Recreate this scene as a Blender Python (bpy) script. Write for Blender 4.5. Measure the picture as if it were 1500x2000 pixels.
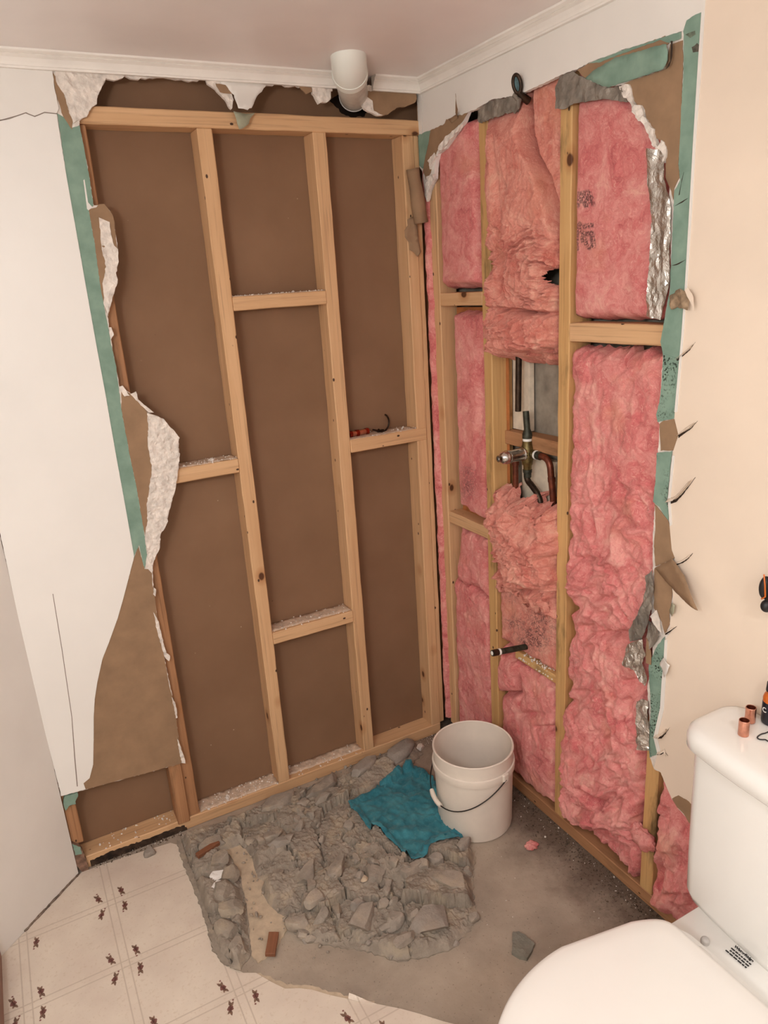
import bpy, bmesh, math, random
import numpy as np
from mathutils import Vector, Matrix, Euler
from mathutils.geometry import delaunay_2d_cdt

for _o in list(bpy.data.objects):
    bpy.data.objects.remove(_o)
C = bpy.context.scene.collection
S = bpy.context.scene
rnd = random.Random(7)

# ---------------------------------------------------------------- camera
FPX = 1429.54544
YAW, PITCH, ROLL = 0.474657959, -0.303180284, -0.0658913536
CAM = np.array([-1.18733235, -1.92802981, 1.54270017])


def cam_basis():
    f = np.array([math.sin(YAW) * math.cos(PITCH), math.cos(YAW) * math.cos(PITCH), math.sin(PITCH)])
    r = np.array([math.cos(YAW), -math.sin(YAW), 0.0])
    u = np.cross(r, f)
    c, s = math.cos(ROLL), math.sin(ROLL)
    return c * r + s * u, -s * r + c * u, f


RR, UU, FF = cam_basis()
cd = bpy.data.cameras.new('camera')
cam = bpy.data.objects.new('camera', cd)
C.objects.link(cam)
cd.sensor_fit = 'VERTICAL'
cd.sensor_height = 36.0
cd.lens = FPX / 2000 * 36.0
cd.clip_start = 0.01
m = Matrix.Identity(4)
for i in range(3):
    m[i][0], m[i][1], m[i][2], m[i][3] = RR[i], UU[i], -FF[i], CAM[i]
cam.matrix_world = m
S.camera = cam

# ---------------------------------------------------------------- world, lamps, exposure
w = bpy.data.worlds.new('world')
S.world = w
w.use_nodes = True
w.node_tree.nodes['Background'].inputs[0].default_value = (1.0, 0.95, 0.9, 1)
w.node_tree.nodes['Background'].inputs[1].default_value = 0.15
S.view_settings.view_transform = 'Standard'
S.view_settings.look = 'None'
S.view_settings.gamma = 1
S.view_settings.use_curve_mapping = False
S.view_settings.exposure = -0.16
S.cycles.use_denoising = True
S.cycles.max_bounces = 8
S.cycles.diffuse_bounces = 6


def area(name, loc, target, size, power, col):
    l = bpy.data.lights.new(name, 'AREA')
    l.shape = 'DISK'
    l.size = size
    l.energy = power
    l.color = col
    o = bpy.data.objects.new(name, l)
    C.objects.link(o)
    o.location = loc
    o.rotation_euler = (Vector(target) - Vector(loc)).to_track_quat('-Z', 'Y').to_euler()
    return o


def bulb(name, loc, rad, power, col):
    l = bpy.data.lights.new(name, 'POINT')
    l.shadow_soft_size = rad
    l.energy = power
    l.color = col
    o = bpy.data.objects.new(name, l)
    C.objects.link(o)
    o.location = loc
    return o


WARM = (0.97, 0.985, 1.0)
for k, yy in enumerate((-1.62, -1.80, -1.98)):      # the vanity bulbs on the wall left of the camera
    bulb('vanity_bulb', (-1.66, yy, 1.70), 0.06, 12.2, WARM)
area('ceiling_lamp', (-0.95, -2.55, 2.02), (-0.95, -2.55, 0), 0.35, 15.0, WARM)


# ---------------------------------------------------------------- pixel <-> plane
def un(px, py, ax, val):
    d = FF + (px - 750) / FPX * RR - (py - 1000) / FPX * UU
    t = (val - CAM[ax]) / d[ax]
    return CAM + t * d


def pj(P):
    d = np.asarray(P, float) - CAM
    z = d @ FF
    return 750 + FPX * (d @ RR) / z, 1000 - FPX * (d @ UU) / z


# plane: axis index, outward sign, the two in-plane axes
PL = {'B': (1, -1, 0, 2), 'R': (0, -1, 1, 2), 'F': (2, 1, 0, 1)}


# ---------------------------------------------------------------- numpy noise
_rs = np.random.RandomState(5)
_perm = _rs.permutation(512)
_perm = np.concatenate([_perm, _perm, _perm])
_ang = _rs.rand(512) * 2 * np.pi
_gx, _gy = np.cos(_ang), np.sin(_ang)


def perlin(x, y, seed=0):
    x = np.asarray(x, float) + seed * 17.37
    y = np.asarray(y, float) + seed * 9.71
    xi = np.floor(x).astype(int)
    yi = np.floor(y).astype(int)
    xf, yf = x - xi, y - yi
    u = xf * xf * xf * (xf * (xf * 6 - 15) + 10)
    v = yf * yf * yf * (yf * (yf * 6 - 15) + 10)

    def g(ix, iy, dx, dy):
        h = _perm[(_perm[ix & 511] + iy) & 511]
        return _gx[h] * dx + _gy[h] * dy
    a = g(xi, yi, xf, yf)
    b = g(xi + 1, yi, xf - 1, yf)
    c = g(xi, yi + 1, xf, yf - 1)
    d = g(xi + 1, yi + 1, xf - 1, yf - 1)
    return 1.4 * ((a * (1 - u) + b * u) * (1 - v) + (c * (1 - u) + d * u) * v)


def fbm(x, y, oct=4, seed=0, gain=0.5):
    s, a = 0, 1.0
    for k in range(oct):
        s = s + a * perlin(x, y, seed + k * 3)
        x, y, a = x * 2.03, y * 2.03, a * gain
    return s


def ridged(x, y, oct=4, seed=0, gain=0.55):
    s, a = 0, 1.0
    for k in range(oct):
        s = s + a * (1 - 2 * np.abs(perlin(x, y, seed + k * 3)))
        x, y, a = x * 2.03, y * 2.03, a * gain
    return s


def sstep(a, b, x):
    t = np.clip((x - a) / (b - a), 0, 1)
    return t * t * (3 - 2 * t)


# ---------------------------------------------------------------- materials
def lin(c):
    return tuple(((v / 255) / 12.92 if v / 255 <= 0.04045 else ((v / 255 + 0.055) / 1.055) ** 2.4) for v in c) + (1,)


class N:
    """a small node builder"""

    def __init__(s, name, rough=0.6, spec=0.4, metal=0.0):
        s.m = bpy.data.materials.new(name)
        s.m.use_nodes = True
        s.t = s.m.node_tree
        s.b = s.t.nodes['Principled BSDF']
        s.b.inputs['Roughness'].default_value = rough
        s.b.inputs['Specular IOR Level'].default_value = spec
        s.b.inputs['Metallic'].default_value = metal
        s._co = None

    def n(s, typ, **kw):
        x = s.t.nodes.new(typ)
        for k, v in kw.items():
            setattr(x, k, v)
        return x

    def l(s, a, b):
        s.t.links.new(a, b)

    def co(s, scale=(1, 1, 1), rand=False, kind='Object'):
        if s._co is None:
            s._co = s.n('ShaderNodeTexCoord')
        mp = s.n('ShaderNodeMapping')
        mp.inputs['Scale'].default_value = scale
        s.l(s._co.outputs[kind], mp.inputs[0])
        if rand:
            oi = s.n('ShaderNodeObjectInfo')
            mu = s.n('ShaderNodeMath', operation='MULTIPLY')
            mu.inputs[1].default_value = 37.0
            s.l(oi.outputs['Random'], mu.inputs[0])
            ad = s.n('ShaderNodeVectorMath', operation='ADD')
            s.l(mp.outputs[0], ad.inputs[0])
            s.l(mu.outputs[0], ad.inputs[1])
            return ad.outputs[0]
        return mp.outputs[0]

    def noise(s, vec, scale, detail=4, rough=0.55, dist=0.0, out='Fac'):
        x = s.n('ShaderNodeTexNoise')
        x.inputs['Scale'].default_value = scale
        x.inputs['Detail'].default_value = detail
        x.inputs['Roughness'].default_value = rough
        x.inputs['Distortion'].default_value = dist
        if vec is not None:
            s.l(vec, x.inputs['Vector'])
        return x.outputs[out]

    def voro(s, vec, scale, feat='F1', out='Distance', rnd_=1.0):
        x = s.n('ShaderNodeTexVoronoi', feature=feat)
        x.inputs['Scale'].default_value = scale
        x.inputs['Randomness'].default_value = rnd_
        s.l(vec, x.inputs['Vector'])
        return x.outputs[out]

    def ramp(s, fac, stops, interp='LINEAR'):
        r = s.n('ShaderNodeValToRGB')
        r.color_ramp.interpolation = interp
        e = r.color_ramp.elements
        while len(e) < len(stops):
            e.new(0.5)
        for k, (p, c) in enumerate(stops):
            e[k].position = p
            e[k].color = lin(c) if len(c) == 3 else c
        s.l(fac, r.inputs[0])
        return r.outputs[0]

    def fac(s, f, a, b):
        r = s.n('ShaderNodeMapRange')
        r.inputs[1].default_value, r.inputs[2].default_value = a, b
        r.clamp = True
        s.l(f, r.inputs[0])
        return r.outputs[0]

    def math(s, op, a, b=None):
        x = s.n('ShaderNodeMath', operation=op)
        for k, v in enumerate((a, b)):
            if v is None:
                continue
            if isinstance(v, (int, float)):
                x.inputs[k].default_value = v
            else:
                s.l(v, x.inputs[k])
        return x.outputs[0]

    def mix(s, f, a, b, blend='MIX'):
        x = s.n('ShaderNodeMix', data_type='RGBA', blend_type=blend)
        for k, v in ((0, f), (6, a), (7, b)):
            if isinstance(v, (int, float)):
                x.inputs[k].default_value = v
            elif isinstance(v, tuple):
                x.inputs[k].default_value = lin(v) if len(v) == 3 else v
            else:
                s.l(v, x.inputs[k])
        return x.outputs[2]

    def col(s, c):
        if isinstance(c, tuple):
            s.b.inputs['Base Color'].default_value = lin(c)
        else:
            s.l(c, s.b.inputs['Base Color'])
        return s

    def bump(s, h, strength=0.3, dist=0.002):
        x = s.n('ShaderNodeBump')
        x.inputs['Strength'].default_value = strength
        x.inputs['Distance'].default_value = dist
        s.l(h, x.inputs['Height'])
        s.l(x.outputs[0], s.b.inputs['Normal'])
        return s

    def attr(s, name):
        a = s.n('ShaderNodeAttribute')
        a.attribute_name = name
        return a.outputs['Fac']


def flat(name, c, rough=0.6, spec=0.4, metal=0.0, var=0.06, scale=25.0, bump=0.0, bscale=120.0, bdist=0.001):
    k = N(name, rough, spec, metal)
    v = k.co()
    d = tuple(max(0, x * (1 - var)) for x in c)
    e = tuple(min(255, x * (1 + var * 0.6)) for x in c)
    k.col(k.ramp(k.noise(v, scale, 5), [(0.3, d), (0.7, e)]))
    if bump:
        k.bump(k.noise(v, bscale, 6), bump, bdist)
    return k.m


MAT = {}
MAT['paint_white'] = flat('white_paint', (229, 224, 217), 0.55, 0.4, var=0.025, scale=4, bump=0.12, bscale=40, bdist=0.002)
MAT['panel_white'] = flat('white_surround_panel', (234, 230, 224), 0.42, 0.45, var=0.02, scale=3, bump=0.05, bscale=18, bdist=0.002)
MAT['paint_cream'] = flat('cream_paint', (230, 212, 193), 0.5, 0.4, var=0.025, scale=4, bump=0.1, bscale=60, bdist=0.001)
MAT['crown'] = flat('white_trim_gloss', (234, 228, 220), 0.35, 0.5, var=0.03, scale=12)
MAT['ceiling'] = flat('ceiling_paint', (238, 231, 228), 0.36, 0.4, var=0.03, scale=3, bump=0.1, bscale=12, bdist=0.002)
def make_back():
    k = N('brown_board_face', 0.75, 0.25)
    v = k.co()
    c = k.ramp(k.noise(v, 4, 5), [(0.3, (127, 96, 72)), (0.7, (138, 106, 81))])
    d = k.voro(v, 17)
    c = k.mix(k.math('MULTIPLY', k.fac(d, 0.035, 0.02), k.fac(k.noise(v, 5, 2), 0.5, 0.62)), c, (196, 172, 146))
    e = k.voro(k.co((1, 1, 0.9)), 9)
    c = k.mix(k.math('MULTIPLY', k.fac(e, 0.02, 0.012), 0.8), c, (78, 54, 40))
    k.col(c).bump(k.noise(v, 90, 6), 0.06, 0.001)
    return k.m


MAT['brown_back'] = make_back()
MAT['brown_paper'] = flat('brown_kraft_paper', (150, 121, 94), 0.85, 0.2, var=0.08, scale=18, bump=0.2, bscale=150)
MAT['grey_paper'] = flat('grey_paper', (165, 163, 140), 0.85, 0.2, var=0.08, scale=30)
MAT['gypsum'] = flat('gypsum_core', (226, 216, 206), 0.95, 0.1, var=0.1, scale=60, bump=0.7, bscale=140, bdist=0.003)
MAT['crack'] = flat('dark_gap', (62, 50, 42), 0.95, 0.1)
MAT['dust'] = flat('settled_plaster_dust', (204, 180, 158), 0.98, 0.1, var=0.12, scale=70, bump=0.5, bscale=220)
MAT['soft_crack'] = flat('hairline_gap', (140, 126, 116), 0.95, 0.1)
MAT['dark'] = flat('painted_cavity_shade', (40, 30, 24), 0.95, 0.1)  # flat dark colour for the shade inside the pipe hole
MAT['plastic_white'] = flat('white_plastic', (226, 214, 200), 0.42, 0.45, var=0.04, scale=9)
MAT['pvc'] = flat('white_pvc', (232, 234, 226), 0.28, 0.5, var=0.02, scale=9)
MAT['ceramic'] = flat('white_glazed_ceramic', (236, 233, 227), 0.1, 0.6, var=0.01, scale=4)
MAT['seat_white'] = flat('white_seat_plastic', (236, 231, 224), 0.14, 0.5, var=0.01, scale=4)
MAT['dark_metal'] = flat('tarnished_dark_pipe', (62, 48, 38), 0.42, 0.5, 0.75, var=0.35, scale=60)
MAT['green_pipe'] = flat('oxidised_pipe', (66, 66, 56), 0.5, 0.4, 0.6, var=0.4, scale=70)
MAT['red_pipe'] = flat('red_brown_copper_pipe', (112, 58, 40), 0.4, 0.5, 0.6, var=0.3, scale=50)
MAT['brass'] = flat('dull_brass', (120, 104, 66), 0.4, 0.5, 0.85, var=0.3, scale=50)
MAT['chrome'] = flat('worn_chrome', (205, 200, 195), 0.18, 0.5, 1.0, var=0.25, scale=45)
MAT['copper'] = flat('bright_copper', (224, 160, 136), 0.28, 0.5, 1.0, var=0.12, scale=60)
MAT['black'] = flat('black_plastic', (34, 32, 32), 0.45, 0.4)
MAT['orange'] = flat('orange_plastic', (206, 104, 34), 0.4, 0.45)
MAT['wire'] = flat('dark_wire', (48, 44, 40), 0.4, 0.5, 0.7)
MAT['foam'] = flat('white_foam_board', (226, 212, 190), 0.9, 0.15, var=0.07, scale=40, bump=0.5, bscale=160)
MAT['tape'] = flat('white_thread_tape', (232, 230, 224), 0.6, 0.3)
MAT['orange_board'] = flat('orange_sheathing', (176, 112, 66), 0.8, 0.2, var=0.12, scale=30)


def make_green(name, speck):
    k = N(name, 0.8, 0.2)
    v = k.co()
    c = k.ramp(k.noise(v, 22, 5), [(0.3, (116, 142, 127)), (0.7, (138, 163, 147))])
    if speck:
        s1 = k.fac(k.noise(v, 210, 3, 0.6), 0.53, 0.6)
        s2 = k.fac(k.noise(v, 14, 2), 0.38, 0.56)
        c = k.mix(k.math('MULTIPLY', s1, s2), c, (40, 46, 38))
    k.col(c).bump(k.noise(v, 200, 4), 0.15, 0.001)
    return k.m


MAT['green'] = make_green('green_board_paper', False)
MAT['green_mould'] = make_green('spotted_green_board_paper', True)


def make_foil():
    k = N('silver_foil', 0.24, 0.5, 0.9)
    v = k.co()
    k.col(k.ramp(k.noise(v, 25, 5), [(0.3, (186, 182, 174)), (0.7, (232, 228, 222))]))
    k.bump(k.noise(v, 38, 5, 0.6, 0.6), 0.9, 0.006)
    return k.m


MAT['foil'] = make_foil()
MAT['grey_foil'] = flat('dull_grey_foil', (138, 130, 120), 0.5, 0.4, 0.35, var=0.25, scale=30, bump=0.6, bscale=45, bdist=0.004)


def make_wood(name, light, dark, stain):
    k = N(name, 0.62, 0.3)
    v = k.co((1, 1, 1), True)
    vs = k.co((26, 26, 1.1), True)
    base = k.ramp(k.noise(vs, 1.6, 6, 0.6, 0.6), [(0.25, dark), (0.5, tuple((a + b) / 2 for a, b in zip(light, dark))), (0.75, light)])
    fine = k.noise(k.co((160, 160, 4), True), 1.0, 3)
    base = k.mix(k.fac(fine, 0.55, 0.8), base, tuple(int(x * 0.86) for x in dark))
    kv = k.co((9.5, 9.5, 6.5), True)
    kn = k.voro(kv, 1.0)
    ring = k.fac(kn, 0.22, 0.10)
    base = k.mix(k.math('MULTIPLY', ring, 0.55), base, (168, 112, 66))
    base = k.mix(k.fac(kn, 0.10, 0.07), base, (92, 56, 34))
    spots = k.voro(k.co((24, 24, 15), True), 1.0)
    base = k.mix(k.fac(spots, 0.085, 0.06), base, (70, 48, 34))
    if stain:
        s = k.fac(k.noise(k.co((14, 14, 3.2), True), 1.0, 5, 0.65), 0.56, 0.72)
        base = k.mix(k.math('MULTIPLY', s, stain), base, (62, 54, 34))
    k.col(base)
    k.bump(k.noise(vs, 2.0, 6), 0.12, 0.001)
    return k.m


MAT['wood'] = make_wood('pine_lumber', (218, 178, 136), (199, 156, 114), 0)
MAT['wood_stain'] = make_wood('water_stained_pine', (212, 172, 118), (188, 144, 92), 0.85)
MAT['wood_dark'] = make_wood('damp_brown_pine', (182, 136, 98), (154, 108, 74), 0.5)
MAT['wood_scrap'] = make_wood('reddish_scrap_wood', (140, 92, 66), (112, 70, 48), 0.3)


def make_pink(name, stops, hi, lo):
    k = N(name, 1.0, 0.05)
    v = k.co()
    wa = k.n('ShaderNodeVectorMath', operation='SCALE')
    k.l(k.noise(v, 9, 4, 0.6, 0.0, 'Color'), wa.inputs[0])
    wa.inputs['Scale'].default_value = 0.16
    ad = k.n('ShaderNodeVectorMath', operation='ADD')
    k.l(v, ad.inputs[0])
    k.l(wa.outputs[0], ad.inputs[1])
    n1 = k.noise(ad.outputs[0], 13, 9, 0.68, 0.8)
    n2 = k.noise(ad.outputs[0], 70, 6, 0.72, 2.6)
    c = k.ramp(n1, list(zip((0.27, 0.42, 0.56, 0.76), stops)))
    c = k.mix(k.math('MULTIPLY', k.fac(n2, 0.52, 0.74), 0.8), c, hi)
    c = k.mix(k.math('MULTIPLY', k.fac(n2, 0.45, 0.27), 0.6), c, lo)
    yl = k.math('MULTIPLY', k.fac(k.noise(v, 7, 3), 0.55, 0.72), 0.4)
    c = k.mix(yl, c, (214, 150, 118))
    ink = k.attr('ink')  # print and mould, plus shade painted into holes and dents
    ink_and_shade_n = k.math('MULTIPLY', ink, k.fac(k.noise(v, 240, 3), 0.36, 0.56))
    c = k.mix(k.math('MULTIPLY', ink_and_shade_n, 0.85), c, (58, 40, 44))
    k.col(c)
    k.b.inputs['Sheen Weight'].default_value = 0.35
    k.b.inputs['Sheen Tint'].default_value = lin((255, 190, 180))
    h = k.math('ADD', k.math('MULTIPLY', n1, 0.6), k.math('MULTIPLY', n2, 0.6))
    k.bump(h, 0.7, 0.006)
    return k.m


MAT['pink'] = make_pink('pink_fibreglass', [(180, 80, 86), (212, 120, 118), (226, 148, 142), (242, 188, 172)], (242, 192, 176), (178, 78, 84))
MAT['pink_aged'] = make_pink('dusty_pink_fibreglass', [(178, 88, 80), (208, 126, 112), (224, 152, 136), (238, 190, 166)], (240, 198, 174), (166, 78, 70))


def make_concrete():
    k = N('concrete_slab', 0.85, 0.25)
    v = k.co()
    c = k.ramp(k.noise(v, 5, 7, 0.6, 0.3), [(0.28, (142, 128, 114)), (0.5, (162, 147, 131)), (0.74, (180, 164, 146))])
    sp = k.fac(k.noise(v, 170, 3), 0.63, 0.7)
    c = k.mix(k.math('MULTIPLY', sp, 0.5), c, (88, 76, 66))
    # damp mould along the foot of the right wall
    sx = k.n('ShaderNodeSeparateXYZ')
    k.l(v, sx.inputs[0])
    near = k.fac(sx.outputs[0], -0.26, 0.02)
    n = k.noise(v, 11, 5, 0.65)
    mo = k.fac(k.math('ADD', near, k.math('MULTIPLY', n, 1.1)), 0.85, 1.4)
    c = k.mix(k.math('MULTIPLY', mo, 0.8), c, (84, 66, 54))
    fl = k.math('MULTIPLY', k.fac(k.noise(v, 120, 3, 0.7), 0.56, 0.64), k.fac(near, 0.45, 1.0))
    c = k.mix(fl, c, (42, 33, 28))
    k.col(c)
    k.bump(k.noise(v, 60, 6, 0.6), 0.35, 0.003)
    return k.m


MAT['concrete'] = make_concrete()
MAT['sand'] = flat('sandy_mortar', (192, 172, 148), 0.95, 0.15, var=0.08, scale=40, bump=0.4, bscale=160, bdist=0.002)
MAT['found'] = flat('grey_concrete_wall', (150, 140, 126), 0.9, 0.2, var=0.16, scale=22, bump=0.5, bscale=90, bdist=0.003)


def make_rubble(name, lo, hi, tan):
    k = N(name, 0.95, 0.15)
    v = k.co((1, 1, 1), True)
    c = k.ramp(k.noise(v, 24, 7, 0.65), [(0.3, lo), (0.7, hi)])
    c = k.mix(k.math('MULTIPLY', k.fac(k.noise(v, 16, 4), 0.52, 0.66), 0.6), c, tan)
    k.col(c)
    k.bump(k.noise(v, 110, 7, 0.65), 0.7, 0.005)
    return k.m


MAT['rubble'] = make_rubble('rubble_dust', (134, 123, 111), (166, 153, 138), (180, 163, 140))
MAT['chunk'] = make_rubble('broken_concrete', (138, 128, 117), (172, 159, 145), (184, 167, 146))
MAT['stone'] = make_rubble('smooth_grey_stone', (142, 132, 122), (168, 157, 146), (174, 158, 142))
MAT['slate'] = make_rubble('grey_mortar_chip', (118, 114, 104), (138, 134, 122), (140, 134, 120))


def make_vinyl():
    k = N('rose_vinyl_sheet', 0.45, 0.4)
    v = k.co()
    sx = k.n('ShaderNodeSeparateXYZ')
    k.l(v, sx.inputs[0])
    c = k.ramp(k.noise(v, 7, 5), [(0.3, (206, 190, 175)), (0.7, (222, 209, 192))])
    sp = k.fac(k.noise(v, 150, 3), 0.58, 0.7)
    c = k.mix(k.math('MULTIPLY', sp, 0.35), c, (190, 168, 142))
    m_ = None
    for o, off in ((sx.outputs[0], 1.177), (sx.outputs[1], 0.16)):
        # distance to the nearest grid line
        t = k.math('ADD', k.math('DIVIDE', k.math('ADD', o, off), 0.2175), 50.5)
        t = k.math('ABSOLUTE', k.math('SUBTRACT', k.math('FRACT', t), 0.5))
        t = k.math('MULTIPLY', t, 0.2175)
        e = k.fac(k.math('ABSOLUTE', k.math('SUBTRACT', t, 0.0095)), 0.0022, 0.0008)
        m_ = e if m_ is None else k.math('MAXIMUM', m_, e)
    c = k.mix(k.math('MULTIPLY', m_, 0.55), c, (176, 158, 140))
    k.col(c)
    k.bump(k.noise(v, 90, 4), 0.06, 0.001)
    return k.m


MAT['vinyl'] = make_vinyl()
MAT['vinyl_edge'] = flat('torn_vinyl_backing', (200, 188, 172), 0.9, 0.1)
MAT['rose'] = flat('rose_print', (132, 88, 80), 0.5, 0.4, var=0.25, scale=180)
MAT['leaf'] = flat('leaf_print', (128, 100, 84), 0.5, 0.4, var=0.2, scale=120)


def make_cloth():
    k = N('teal_cloth', 0.95, 0.1)
    v = k.co()
    c = k.ramp(k.noise(v, 24, 5, 0.6), [(0.3, (40, 102, 116)), (0.7, (72, 136, 146))])
    c = k.mix(k.math('MULTIPLY', k.fac(k.noise(v, 60, 5, 0.7), 0.55, 0.72), 0.5), c, (112, 148, 146))
    k.col(c)
    k.b.inputs['Sheen Weight'].default_value = 0.15
    k.bump(k.noise(v, 420, 3), 0.45, 0.001)
    return k.m


MAT['cloth'] = make_cloth()


# ---------------------------------------------------------------- object helpers
def link(name, me, mat, parent=None, **props):
    o = bpy.data.objects.new(name, me)
    C.objects.link(o)
    if mat is not None and hasattr(me, 'materials') and not me.materials:
        me.materials.append(MAT[mat] if isinstance(mat, str) else mat)
    if parent is not None:
        o.parent = parent
    for k, v in props.items():
        o[k] = v
    return o


def empty(name, loc, **props):
    o = bpy.data.objects.new(name, None)
    C.objects.link(o)
    o.location = loc
    for k, v in props.items():
        o[k] = v
    return o


def mesh(name, verts, faces, smooth=False):
    me = bpy.data.meshes.new(name)
    me.from_pydata([tuple(map(float, v)) for v in verts], [], [tuple(int(i) for i in f) for f in faces])
    if smooth:
        me.polygons.foreach_set('use_smooth', [True] * len(me.polygons))
    me.update()
    return me


def from_bm(name, bm, smooth=False):
    me = bpy.data.meshes.new(name)
    bmesh.ops.recalc_face_normals(bm, faces=bm.faces)
    bm.to_mesh(me)
    bm.free()
    if smooth:
        me.polygons.foreach_set('use_smooth', [True] * len(me.polygons))
    return me


def box_bm(bm, lo, hi, bev=0.0, mat=None):
    x0, y0, z0 = lo
    x1, y1, z1 = hi
    vs = [bm.verts.new(p) for p in ((x0, y0, z0), (x1, y0, z0), (x1, y1, z0), (x0, y1, z0), (x0, y0, z1), (x1, y0, z1), (x1, y1, z1), (x0, y1, z1))]
    fs = [bm.faces.new([vs[i] for i in f]) for f in ((3, 2, 1, 0), (4, 5, 6, 7), (0, 1, 5, 4), (1, 2, 6, 5), (2, 3, 7, 6), (3, 0, 4, 7))]
    if bev:
        es = list({e for f in fs for e in f.edges})
        bmesh.ops.bevel(bm, geom=es, offset=bev, segments=2, affect='EDGES', profile=0.5)


def lumber(name, lo, hi, axis, mat, parent, bev=0.0022, rot=None, wear=0.0007):
    """a sawn board: local Z is its length; a slightly waney surface"""
    lo, hi = np.array(lo, float), np.array(hi, float)
    c, s = (lo + hi) / 2, hi - lo
    if axis == 'z':
        dims, M = s, Matrix.Identity(3)
    elif axis == 'x':
        dims, M = np.array([s[2], s[1], s[0]]), Matrix.Rotation(math.pi / 2, 3, 'Y')
    else:
        dims, M = np.array([s[0], s[2], s[1]]), Matrix.Rotation(-math.pi / 2, 3, 'X')
    bm = bmesh.new()
    h = dims / 2
    box_bm(bm, -h, h)
    # cut along the length so that the edges can wander a little
    n = max(2, int(dims[2] / 0.05))
    for k in range(1, n):
        z = -h[2] + dims[2] * k / n
        bmesh.ops.bisect_plane(bm, geom=bm.verts[:] + bm.edges[:] + bm.faces[:], plane_co=(0, 0, z), plane_no=(0, 0, 1))
    rr = random.Random(int(abs(c[0]) * 9973 + abs(c[1]) * 7919 + abs(c[2]) * 6151))
    for v in bm.verts:
        v.co.x += rr.uniform(-wear, wear)
        v.co.y += rr.uniform(-wear, wear)
    es = [e for e in bm.edges if len(e.link_faces) == 2 and e.calc_face_angle(0) > 1.0]
    bmesh.ops.bevel(bm, geom=es, offset=bev, segments=1, affect='EDGES')
    o = link(name, from_bm(name, bm), mat, parent)
    o.matrix_local = Matrix.Translation(Vector(c)) @ (rot.to_4x4() if rot else Matrix.Identity(4)) @ M.to_4x4()
    return o


def jag_outline(pts, amp, step, seed):
    """subdivide a closed 2D outline and shake it sideways"""
    rr = np.random.RandomState(seed)
    out = []
    n = len(pts)
    for i in range(n):
        a, b = np.array(pts[i]), np.array(pts[(i + 1) % n])
        L = np.linalg.norm(b - a)
        k = max(1, int(L / step))
        d = (b - a) / max(L, 1e-9)
        nrm = np.array([-d[1], d[0]])
        for j in range(k):
            p = a + (b - a) * j / k
            if amp and (j > 0 or True):
                p = p + nrm * rr.uniform(-amp, amp) + d * rr.uniform(-0.25, 0.25) * min(step, L / k)
            out.append(p)
    return out


_seed = [100]


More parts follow.
